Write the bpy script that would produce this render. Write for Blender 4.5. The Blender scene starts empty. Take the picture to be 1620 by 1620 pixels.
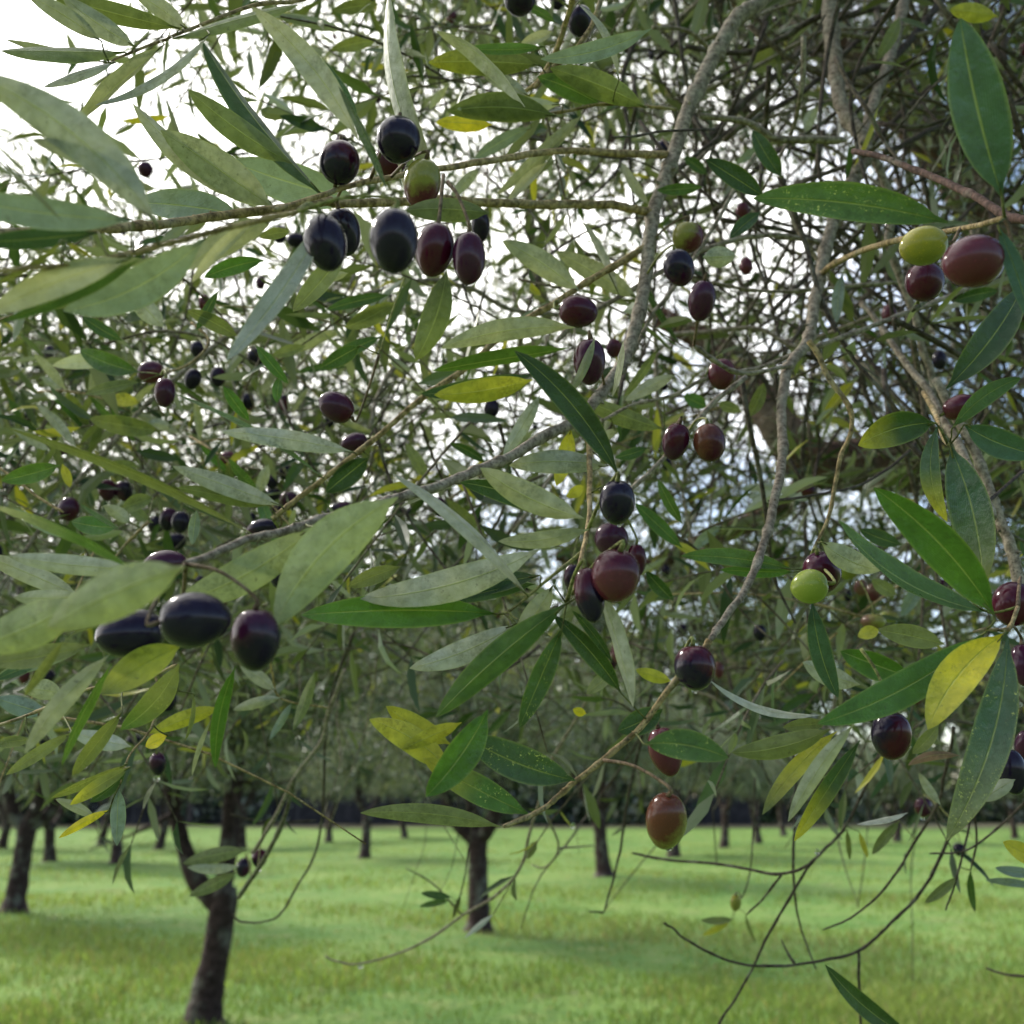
import bpy, math, random
import numpy as np
from mathutils import Vector

random.seed(7); RNG = np.random.default_rng(7)
sc = bpy.context.scene
COL = sc.collection
R = math.radians

# ------------------------------------------------------------------ camera
F = 1556.0                      # focal length in pixels of the 1620 px photograph
PITCH = R(16.55)
EYE = Vector((0, 0, 1.5))
cd = bpy.data.cameras.new('camera'); cam = bpy.data.objects.new('camera', cd); COL.objects.link(cam)
cam.location = EYE; cam.rotation_euler = (R(90) + PITCH, 0, 0)
cd.sensor_width = 36; cd.lens = 36 * F / 1620
cd.clip_start = 0.02; cd.clip_end = 900
cd.dof.use_dof = True; cd.dof.focus_distance = 0.5; cd.dof.aperture_fstop = 11.5
sc.camera = cam

# ------------------------------------------------------------------ light
SUN_EL, SUN_AZ = R(40), R(-48)
SUNV = Vector((math.sin(SUN_AZ)*math.cos(SUN_EL), math.cos(SUN_AZ)*math.cos(SUN_EL), math.sin(SUN_EL)))
w = bpy.data.worlds.new('World'); sc.world = w; w.use_nodes = True
nt = w.node_tree; nt.nodes.clear()
def N(t, **k):
    n = nt.nodes.new(t)
    for a, b in k.items(): setattr(n, a, b)
    return n
out = N('ShaderNodeOutputWorld'); bg = N('ShaderNodeBackground'); bgc = N('ShaderNodeBackground')
sky = N('ShaderNodeTexSky', sky_type='NISHITA', sun_disc=False, sun_elevation=SUN_EL, sun_rotation=SUN_AZ)
sky.dust_density = 2.0
mix = N('ShaderNodeMixShader')
tc = N('ShaderNodeTexCoord'); no = N('ShaderNodeTexNoise'); no.inputs['Scale'].default_value = 2.6
no.inputs['Detail'].default_value = 7; no.inputs['Roughness'].default_value = .6
dot = N('ShaderNodeVectorMath', operation='DOT_PRODUCT'); dot.inputs[1].default_value = SUNV
m1 = N('ShaderNodeMath', operation='MULTIPLY_ADD'); m1.inputs[1].default_value = .75; m1.inputs[2].default_value = -.42
m2 = N('ShaderNodeMath', operation='ADD'); rp = N('ShaderNodeMapRange'); rp.inputs[1].default_value = .36; rp.inputs[2].default_value = .70
rp.interpolation_type = 'SMOOTHSTEP'
L = nt.links.new
L(tc.outputs['Generated'], no.inputs['Vector']); L(tc.outputs['Generated'], dot.inputs[0])
L(dot.outputs['Value'], m1.inputs[0]); L(m1.outputs[0], m2.inputs[0]); L(no.outputs[0], m2.inputs[1]); L(m2.outputs[0], rp.inputs[0])
dg = N('ShaderNodeMapRange', interpolation_type='SMOOTHSTEP'); L(dot.outputs['Value'], dg.inputs[0])
for i_, x_ in enumerate((-.3, .95, .95, 1.9)): dg.inputs[i_+1].default_value = x_
L(dg.outputs[0], bgc.inputs[1])          # cloud is brighter towards the sun
L(sky.outputs[0], bg.inputs[0]); bg.inputs[1].default_value = .15
bgc.inputs[0].default_value = (1, .985, .945, 1); bgc.inputs[1].default_value = 1.25
L(rp.outputs[0], mix.inputs[0]); L(bg.outputs[0], mix.inputs[1]); L(bgc.outputs[0], mix.inputs[2]); L(mix.outputs[0], out.inputs[0])
sd = bpy.data.lights.new('sun', 'SUN'); so = bpy.data.objects.new('sun', sd); COL.objects.link(so)
sd.energy = 2.4; sd.angle = R(6); sd.color = (1, .95, .86)
so.rotation_euler = SUNV.to_track_quat('Z', 'Y').to_euler()
vs = sc.view_settings; vs.view_transform = 'Standard'; vs.look = 'None'; vs.gamma = 1; vs.use_curve_mapping = False
vs.exposure = 1.12
try:
    sc.cycles.use_denoising = True; sc.cycles.denoiser = 'OPENIMAGEDENOISE'
    sc.cycles.max_bounces = 6; sc.cycles.transmission_bounces = 4; sc.cycles.diffuse_bounces = 3
    sc.cycles.sample_clamp_indirect = 6
    sc.cycles.use_adaptive_sampling = False
except Exception: pass

# ------------------------------------------------------------------ helpers
CP, SP = math.cos(PITCH), math.sin(PITCH)
def P(x, y, d):
    """point in the place seen at photo position (x, y), d metres in front of the lens"""
    X = (x-810)/F*d; Y = (810-y)/F*d
    return Vector((X, d*CP - Y*SP, 1.5 + d*SP + Y*CP))
def pix(p):
    v = p - EYE; d = v.y*CP + v.z*SP; u = -v.y*SP + v.z*CP
    return 810 + v.x/d*F, 810 - u/d*F, d
def ground_at(x, y):
    a = P(x, y, 1) - EYE
    t = -1.5/a.z
    return EYE + a*t
WORLD = {}
def link(name, me, parent=None, at=(0, 0, 0), props=None):
    o = bpy.data.objects.new(name, me); COL.objects.link(o)
    at = Vector(at); WORLD[o.name] = at
    if parent is not None:
        o.parent = parent; o.location = at - WORLD[parent.name]
    else: o.location = at
    if props:
        for k, v in props.items():
            if v: o[k] = v
    return o
def mesh(name, v, f, mat, cols=None, cols2=None, smooth=True, uv=None):
    me = bpy.data.meshes.new(name)
    me.from_pydata(v if isinstance(v, list) else v.tolist(), [], f if isinstance(f, list) else f.tolist())
    if mat: me.materials.append(mat)
    for nm, c in (('tint', cols), ('under', cols2)):
        if c is not None:
            a = me.color_attributes.new(nm, 'FLOAT_COLOR', 'POINT')
            a.data.foreach_set('color', np.asarray(c, dtype=np.float32).ravel())
    if uv is not None:                      # one (u, v) per vertex
        ul = me.uv_layers.new(name='uv'); li = np.empty(len(me.loops), dtype=np.int32)
        me.loops.foreach_get('vertex_index', li)
        ul.data.foreach_set('uv', np.asarray(uv, dtype=np.float32)[li].ravel())
    if smooth: me.polygons.foreach_set('use_smooth', [True]*len(me.polygons))
    me.update()
    return me

# ------------------------------------------------------------------ materials
def mat(name):
    m = bpy.data.materials.new(name); m.use_nodes = True; t = m.node_tree; t.nodes.clear()
    return m, t
def nd(t, ty, **k):
    n = t.nodes.new(ty)
    for a, b in k.items(): setattr(n, a, b)
    return n
def noise(t, vec, scale, detail=4, rough=.55):
    n = nd(t, 'ShaderNodeTexNoise'); n.inputs['Scale'].default_value = scale
    n.inputs['Detail'].default_value = detail; n.inputs['Roughness'].default_value = rough
    if vec: t.links.new(vec, n.inputs['Vector'])
    return n.outputs[0]
def maprange(t, v, a, b, c=0, d=1):
    n = nd(t, 'ShaderNodeMapRange'); t.links.new(v, n.inputs[0])
    for i, x in enumerate((a, b, c, d)): n.inputs[i+1].default_value = x
    return n.outputs[0]
def mixc(t, fac, a, b, bt='MIX'):
    n = nd(t, 'ShaderNodeMix', data_type='RGBA', blend_type=bt)
    for i, x in ((0, fac), (6, a), (7, b)):
        if isinstance(x, (int, float)): n.inputs[i].default_value = x
        elif isinstance(x, tuple): n.inputs[i].default_value = x if len(x) == 4 else (*x, 1)
        else: t.links.new(x, n.inputs[i])
    return n.outputs[2]
def mth(t, op, a, b=None):
    n = nd(t, 'ShaderNodeMath', operation=op)
    for i, x in enumerate((a, b)):
        if x is None: continue
        if isinstance(x, (int, float)): n.inputs[i].default_value = x
        else: t.links.new(x, n.inputs[i])
    return n.outputs[0]

def leaf_material(name, detailed):
    m, t = mat(name); Lk = t.links.new
    o = nd(t, 'ShaderNodeOutputMaterial'); p = nd(t, 'ShaderNodeBsdfPrincipled'); tr = nd(t, 'ShaderNodeBsdfTranslucent'); ms = nd(t, 'ShaderNodeMixShader')
    a1 = nd(t, 'ShaderNodeAttribute', attribute_name='tint'); a2 = nd(t, 'ShaderNodeAttribute', attribute_name='under')
    geo = nd(t, 'ShaderNodeNewGeometry')
    base = mixc(t, geo.outputs['Backfacing'], a1.outputs['Color'], a2.outputs['Color'])
    pos = geo.outputs['Position']
    if detailed:
        uv = nd(t, 'ShaderNodeUVMap', uv_map='uv'); sx = nd(t, 'ShaderNodeSeparateXYZ'); Lk(uv.outputs[0], sx.inputs[0])
        au = mth(t, 'ABSOLUTE', sx.outputs[0])
        n1 = noise(t, pos, 170, 5, .6)
        base = mixc(t, maprange(t, n1, .35, .65, .0, .6), base, mixc(t, 1.0, base, (.42, .46, .40), 'MULTIPLY'))
        n2 = noise(t, pos, 45, 3)
        base = mixc(t, maprange(t, n2, .48, .7, 0, .35), base, mixc(t, 1.0, base, (1.5, 1.28, .7), 'MULTIPLY'))
        # dust and lichen flecks
        n3 = noise(t, pos, 900, 3, .7)
        sp = mth(t, 'MULTIPLY', maprange(t, n3, .60, .66), maprange(t, noise(t, pos, 90, 3), .48, .58))
        sp = mth(t, 'MULTIPLY', sp, a1.outputs['Alpha'])
        base = mixc(t, sp, base, (.52, .55, .16))
        n5 = mth(t, 'MULTIPLY', maprange(t, noise(t, pos, 75, 4, .6), .50, .62), maprange(t, noise(t, pos, 520, 4, .7), .42, .62))
        base = mixc(t, mth(t, 'MULTIPLY', n5, .55), base, mixc(t, 1.0, base, (.30, .32, .26), 'MULTIPLY'))
        n4 = maprange(t, noise(t, pos, 420, 4, .7), .64, .70)
        base = mixc(t, mth(t, 'MULTIPLY', n4, .6), base, (.035, .035, .025))
        # pale edge and midrib
        rib = maprange(t, au, .0, .07, 1, 0)
        base = mixc(t, mth(t, 'MULTIPLY', rib, .85), base, mixc(t, .65, base, (.42, .47, .16)))
        edge = maprange(t, au, .86, 1.0)
        base = mixc(t, mth(t, 'MULTIPLY', edge, .6), base, mixc(t, .55, base, (.36, .40, .10)))
        # side veins and fine relief
        vv = nd(t, 'ShaderNodeMath', operation='MULTIPLY_ADD'); Lk(au, vv.inputs[0]); vv.inputs[1].default_value = -1.2; Lk(sx.outputs[1], vv.inputs[2])
        wv = mth(t, 'SINE', mth(t, 'ADD', mth(t, 'MULTIPLY', vv.outputs[0], 62), mth(t, 'MULTIPLY', n2, 9)))
        hgt = mth(t, 'ADD', mth(t, 'MULTIPLY', wv, .05), mth(t, 'ADD', mth(t, 'MULTIPLY', rib, -.5), mth(t, 'ADD', mth(t, 'MULTIPLY', n1, 1.3), mth(t, 'MULTIPLY', n2, 2.2))))
        base = mixc(t, maprange(t, wv, .5, 1, 0, .10), base, (.32, .38, .18))
        bp = nd(t, 'ShaderNodeBump'); bp.inputs['Strength'].default_value = .8; bp.inputs['Distance'].default_value = .0011
        Lk(hgt, bp.inputs['Height']); Lk(bp.outputs[0], p.inputs['Normal'])
        rg = mth(t, 'ADD', mth(t, 'MULTIPLY', geo.outputs['Backfacing'], .22), maprange(t, n1, .3, .7, .20, .42))
        Lk(rg, p.inputs['Roughness'])
    else:
        p.inputs['Roughness'].default_value = .42
    p.inputs['Specular IOR Level'].default_value = .45 if detailed else .18
    Lk(base, p.inputs['Base Color'])
    trc = mixc(t, 1.0, mixc(t, .5, a1.outputs['Color'], base), (1.6, 1.65, .7), 'MULTIPLY'); Lk(trc, tr.inputs[0])
    ms.inputs[0].default_value = .17; Lk(p.outputs[0], ms.inputs[1]); Lk(tr.outputs[0], ms.inputs[2]); Lk(ms.outputs[0], o.inputs[0])
    return m
M_LEAF = leaf_material('olive_leaf', True)
M_LEAFM = leaf_material('olive_leaf_mass', False)

def bark_material(name, scale=220, bump=.0007, lich=.25):
    m, t = mat(name); Lk = t.links.new
    o = nd(t, 'ShaderNodeOutputMaterial'); p = nd(t, 'ShaderNodeBsdfPrincipled')
    a1 = nd(t, 'ShaderNodeAttribute', attribute_name='tint'); geo = nd(t, 'ShaderNodeNewGeometry'); pos = geo.outputs['Position']
    n1 = noise(t, pos, scale, 6, .65); n2 = noise(t, pos, scale*.28, 4); n3 = noise(t, pos, scale*3, 3, .7)
    c = mixc(t, maprange(t, n1, .38, .62, 0, 1), a1.outputs['Color'], mixc(t, 1.0, a1.outputs['Color'], (.30, .28, .26), 'MULTIPLY'))
    c = mixc(t, maprange(t, n2, .52, .66, 0, lich), c, (.33, .34, .27))
    c = mixc(t, maprange(t, n3, .56, .64, 0, .7), c, (.03, .025, .02))
    Lk(c, p.inputs['Base Color']); p.inputs['Roughness'].default_value = .8; p.inputs['Specular IOR Level'].default_value = .15
    bp = nd(t, 'ShaderNodeBump'); bp.inputs['Strength'].default_value = 1; bp.inputs['Distance'].default_value = bump*1.3
    Lk(mth(t, 'ADD', n1, mth(t, 'MULTIPLY', n3, .4)), bp.inputs['Height']); Lk(bp.outputs[0], p.inputs['Normal'])
    Lk(p.outputs[0], o.inputs[0]); return m
M_BARK = bark_material('twig_bark')
M_TRUNK = bark_material('trunk_bark', 22, .02, .3)

def olive_material():
    m, t = mat('olive_skin'); Lk = t.links.new
    o = nd(t, 'ShaderNodeOutputMaterial'); p = nd(t, 'ShaderNodeBsdfPrincipled')
    a1 = nd(t, 'ShaderNodeAttribute', attribute_name='tint'); a2 = nd(t, 'ShaderNodeAttribute', attribute_name='under')
    geo = nd(t, 'ShaderNodeNewGeometry'); pos = geo.outputs['Position']
    n1 = noise(t, pos, 160, 5, .6)
    c = mixc(t, maprange(t, mth(t, 'ADD', n1, mth(t, 'MULTIPLY', mth(t, 'SUBTRACT', a1.outputs['Alpha'], .5), .9)), .32, .70), a1.outputs['Color'], a2.outputs['Color'])
    n2 = noise(t, pos, 1500, 2, .5); c = mixc(t, maprange(t, n2, .64, .70, 0, .4), c, mixc(t, 1.0, c, (3, 2.2, 2.2), 'MULTIPLY'))
    n3 = noise(t, pos, 70, 3, .5); c = mixc(t, maprange(t, n3, .5, .7, 0, .03), c, (.20, .20, .30))     # waxy bloom
    Lk(c, p.inputs['Base Color']); Lk(maprange(t, n1, .3, .7, .10, .24), p.inputs['Roughness'])
    p.inputs['Specular IOR Level'].default_value = .27
    bp = nd(t, 'ShaderNodeBump'); bp.inputs['Strength'].default_value = .15; bp.inputs['Distance'].default_value = .0004
    Lk(n1, bp.inputs['Height']); Lk(bp.outputs[0], p.inputs['Normal'])
    Lk(p.outputs[0], o.inputs[0]); return m
M_OLIVE = olive_material()

def simple(name, col, rough=.7, nscale=None, col2=None):
    m, t = mat(name); Lk = t.links.new
    o = nd(t, 'ShaderNodeOutputMaterial'); p = nd(t, 'ShaderNodeBsdfPrincipled'); p.inputs['Roughness'].default_value = rough
    if nscale:
        geo = nd(t, 'ShaderNodeNewGeometry'); c = mixc(t, maprange(t, noise(t, geo.outputs['Position'], nscale, 5), .35, .65), (*col, 1), (*col2, 1)); Lk(c, p.inputs['Base Color'])
    else: p.inputs['Base Color'].default_value = (*col, 1)
    Lk(p.outputs[0], o.inputs[0]); return m
M_WATER, t_ = mat('water')
o_ = nd(t_, 'ShaderNodeOutputMaterial'); p_ = nd(t_, 'ShaderNodeBsdfPrincipled'); p_.inputs['Transmission Weight'].default_value = 1
p_.inputs['Roughness'].default_value = 0; p_.inputs['IOR'].default_value = 1.33; t_.links.new(p_.outputs[0], o_.inputs[0])

# ------------------------------------------------------------------ tubes
def smooth_path(pts, n):
    """Catmull-Rom through rows of (x, y, z, r, ...), n rows out"""
    p = np.array(pts, dtype=float)
    if len(p) == 2: p = np.vstack([p[0], (p[0]+p[1])/2, p[1]])
    q = np.vstack([2*p[0]-p[1], p, 2*p[-1]-p[-2]])
    seg = len(p)-1; ts = np.linspace(0, seg-1e-6, n); i = ts.astype(int); u = (ts-i)[:, None]
    a, b, c, d = q[i], q[i+1], q[i+2], q[i+3]
    return .5*((2*b)+(-a+c)*u+(2*a-5*b+4*c-d)*u*u+(-a+3*b-3*c+d)*u**3)
def tube(rows, sides=8, base=0):
    """rows of x, y, z, r -> verts, faces"""
    c = rows[:, :3]; r = np.maximum(rows[:, 3], 1e-5)
    tg = np.gradient(c, axis=0); tg /= np.linalg.norm(tg, axis=1)[:, None]+1e-12
    up = np.array([.31, .2, .93]); s = np.cross(tg, up); s /= np.linalg.norm(s, axis=1)[:, None]+1e-12
    b = np.cross(tg, s); n = len(c)
    an = np.arange(sides)*2*math.pi/sides
    v = c[:, None]+r[:, None, None]*(s[:, None]*np.cos(an)[None, :, None]+b[:, None]*np.sin(an)[None, :, None])
    v = v.reshape(-1, 3); f = []
    for i in range(n-1):
        for k in range(sides):
            k2 = (k+1) % sides
            f.append((base+i*sides+k, base+i*sides+k2, base+(i+1)*sides+k2, base+(i+1)*sides+k))
    f.append(tuple(base+k for k in range(sides))[::-1]); f.append(tuple(base+(n-1)*sides+k for k in range(sides)))
    return v, f
# ------------------------------------------------------------------ foreground tree: branches
# name | colour | width at start, end (photo px) | depth start, end (m; * = that of the branch it leaves) | points
BR = """
main g 30 12 1.05 .34 1500,-420 1330,-190 1240,-60 1205,0 1164,31 1133,83 1105,138 1081,194 1060,262 1042,311 1031,349 1024,415 1014,484 995,553 979,585 945,630 910,665 858,692 806,723 755,744 696,768 630,787 570,806 511,820 449,841 387,855 332,879 294,893
stem g 30 11 1.25 .47 1450,-420 1360,-150 1316,-20 1316,62 1323,118 1333,173 1361,214 1371,242 1354,277 1337,311 1312,370 1299,432 1288,484 1278,539 1254,570 1243,592 1236,651 1238,720 1226,789 1209,858 1181,928 1146,979 1122,1014
lowtip t 12 7 .47 .43 1122,1014 1105,1040 1069,1075 1014,1150 962,1195 910,1236 876,1267 841,1290 796,1307
b2 t 13 15 * .30 1031,338 990,328 945,323 841,323 755,320 703,316 634,320 530,321 519,318 432,332 346,342 242,356 121,363 0,368 -140,374
b3 t 12 8 * .42 1059,245 979,242 876,240 789,252 703,266 634,277 551,294 500,312 432,332
b4 t 9 8 .33 .28 470,335 380,356 311,373 207,401 104,418 0,429 -120,440
topleft t 8 4 .62 .46 620,-90 540,-30 477,0 398,10 287,52 256,64 190,90 173,100
d1 t 11 8 * .62 1021,391 945,436 876,480 806,522 740,580 668,630 599,689 530,744 449,806 432,822
d2 g 8 7 1.1 .80 900,500 810,490 740,455 668,444 599,460 530,480 450,500 366,530 277,599 221,651 156,727 104,782 45,865 0,930 -60,1010
fork g 17 17 1.25 * 1480,-180 1440,-40 1423,35 1406,97 1381,166 1368,225
fork2 g 13 10 * .85 1368,225 1388,259 1406,311 1410,350 1406,387 1426,442 1444,491 1454,529 1461,560 1471,582 1475,620 1461,651
right1 g 8 17 .85 .62 1364,480 1385,505 1402,530 1433,575 1468,616 1489,661 1513,696 1544,765 1572,820
right2 g 13 22 .72 .60 1480,600 1505,650 1534,696 1561,765 1585,831 1603,876 1612,930 1640,1010 1690,1120
purple p 9 17 .62 .36 1350,239 1406,252 1475,280 1544,311 1592,342 1640,352 1760,380
pale t 9 10 .37 * 1590,346 1527,360 1423,380 1371,394 1316,418 1299,436
twa g 8 9 * .72 1302,384 1250,375 1198,373 1146,384 1102,400 1060,422 1042,432 980,470 917,505 880,540
twb g 7 6 .8 .72 1222,218 1198,242 1164,297 1122,370 1060,463 1030,500 1003,560
twc g 9 13 .78 .80 1108,183 1181,194 1222,218 1267,221 1337,221
dk1 d 8 11 1.05 1.0 1084,73 1164,85 1226,66 1274,38 1323,7 1420,-60
dk2 d 8 9 .95 1.15 1050,280 1077,263 1146,214 1216,176 1285,135 1319,100 1371,52 1426,7 1500,-60
dk3 d 11 13 .98 1.2 1337,121 1406,97 1451,52 1464,35 1489,0 1530,-80
dk4 d 8 12 1.3 1.2 1464,35 1406,17 1357,20 1300,45 1240,110 1180,160 1110,230
dk5 d 8 9 1.2 1.3 1378,228 1426,180 1475,135 1509,104 1560,60 1640,20
dk6 d 9 11 1.1 1.3 1399,242 1458,214 1520,180 1570,145 1620,118 1700,80
dk7 d 10 12 1.4 1.3 1589,-60 1585,0 1589,69 1589,138 1575,240 1560,330
dk8 d 7 6 1.2 1.0 1640,330 1580,300 1520,345 1470,395 1440,470 1380,545 1340,590
dk9 d 5 8 .95 1.1 1240,560 1310,470 1420,440 1475,390
lw1 g 5 6 .85 .85 1126,446 1198,460 1267,460 1337,453 1420,446
lw2 g 9 5 .8 .66 1530,456 1475,480 1406,505 1337,532 1267,557 1198,582 1122,596 1060,627 1001,641 940,672
lw3 g 7 8 .7 .66 1254,578 1198,589 1164,589 1130,570 1098,547
lw4 g 9 7 .66 .60 1181,596 1129,637 1095,675 1060,713 1032,744 1004,769 975,800
lw5 g 8 6 1.0 .9 1060,530 1120,525 1198,520 1255,548 1290,535 1380,500
c1 t 10 7 * .43 917,665 931,699 933,737 933,789 931,834 921,876 910,924 896,955
c2 y 6 4 * .44 921,872 858,924 807,966 786,972
c3 t 9 5 .6 .56 1280,540 1295,561 1312,599 1344,644 1347,679 1330,724 1319,779 1309,824 1288,869 1282,900
c4 d 5 4 .85 .6 1461,651 1451,696 1423,727 1371,762 1319,779 1216,793
c5 d 6 5 .75 .62 1660,720 1620,744 1547,806
c6 d 7 6 .95 .9 1364,551 1406,613 1451,661
c7 t 8 6 .72 .50 1461,620 1482,660 1490,690 1500,705
c8 m 8 11 .55 .62 1444,491 1470,470 1500,440 1530,430
rtip t 7 5 .44 .42 1610,960 1595,995 1560,995 1540,1000
rarch d 6 3.5 .95 .95 1560,1200 1530,1270 1499,1330 1468,1395 1423,1447 1361,1502 1302,1520 1226,1528 1164,1523 1095,1492 1060,1466 1050,1460
rdiag d 5.5 3.5 .9 1.0 1420,1120 1392,1191 1371,1240 1337,1309 1281,1368 1254,1413 1219,1471 1191,1530 1165,1577 1139,1617 1120,1660
rside d 5 4 .92 1.1 1281,1368 1233,1383 1146,1368 1060,1361 1000,1350
rside2 d 4 3 .93 1.0 1236,1385 1208,1420 1181,1447
rarc2 d 5.5 3 .8 .9 1510,1150 1496,1222 1482,1274 1440,1343 1406,1399 1354,1447 1302,1471
rdrop d 5 4 * 1.0 1358,1504 1359,1550 1361,1590 1363,1660
rspur d 5 2 * .95 1257,1524 1245,1505 1236,1486
rfar d 3 5 1.2 1.1 1561,1532 1592,1542 1640,1545
garch g 7 3 1.05 1.35 1000,985 960,1050 921,1122 876,1198 858,1254 838,1319 824,1371 786,1416 737,1444 679,1485 616,1513 565,1525 530,1520 515,1512
gdrop d 6 3 1.1 1.2 1030,1100 1010,1188 993,1267 979,1354 955,1444
gdrop2 d 3 2 * 1.2 955,1444 931,1442
gside d 3 2 * 1.3 730,1446 686,1399 641,1373
gthin d 3 2 1.2 1.2 760,1230 744,1323 734,1392 717,1447
gfork g 4 2 1.15 1.3 865,1290 884,1340 862,1372 840,1368
gfork2 g 4 2 * 1.4 882,1342 940,1338
larc d 5 3 1.15 1.3 560,1000 530,1080 515,1164 512,1267 501,1343 470,1402 446,1444 415,1459 380,1457 366,1444
lstem g 7 6 1.0 1.1 545,1060 519,1129 508,1174 467,1229 439,1285 411,1333 398,1350
lstem2 m 6 8 * 1.15 467,1229 449,1295 415,1364 377,1420
lcross d 3 3 1.2 1.3 366,1288 415,1300 501,1298
upa t 7 9 .72 .66 820,150 850,130 880,80 900,20 915,-40
upb t 5 5 .66 .64 1070,173 1005,167 950,165 900,175 860,182
upc t 8 6 .7 .64 960,-60 945,20 905,85 868,110 845,140
upd g 6 7 .9 .95 1033,43 1090,50 1140,95
trk g 13 15 1.9 2.2 830,180 843,240 838,330 848,420 870,520
lt1 y 4 2 .62 .6 640,440 625,480 612,520 600,560
lt2 g 7 7 1.2 1.1 690,480 640,560 600,620 585,680
lt3 t 4 4 .8 .75 303,510 330,540 300,575 255,592
lt4 t 4 4 .75 .7 -30,720 20,755 65,790 100,810
lt5 t 5 3 .7 .68 235,825 200,860 165,905 120,960
lt6 t 5 4 .52 .5 -10,1150 60,1125 140,1090 220,1080 280,1050
lt7 t 4 3 .55 .5 210,1010 250,1085 240,1150 205,1195 190,1240
lt8 t 4 3 .75 .8 420,1000 430,1060 445,1105 520,1120
stub1 d 5 3 .72 .62 1130,205 1060,207 1010,214 965,218
rtang d 4 3 .85 .85 1575,1190 1545,1260 1528,1330 1514,1387 1496,1440
rtang2 d 4 3 * .88 1540,1270 1545,1330 1535,1376
rtang3 d 4 3 .8 .85 1640,1250 1590,1300 1530,1345 1470,1350
rbud d 3 2 1.3 1.3 1195,1230 1190,1340 1182,1400 1165,1432
rt1 d 5 6 1.1 1.2 1620,560 1560,640 1500,760 1440,840 1300,900
rt2 g 4 5 1.4 1.2 1080,1090 1140,1110 1190,1170 1240,1180 1300,1160
"""
BCOL = dict(g=(.34, .285, .225), t=(.42, .31, .155), d=(.10, .078, .066), p=(.13, .075, .06), y=(.30, .30, .10), m=(.20, .19, .13))
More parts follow.
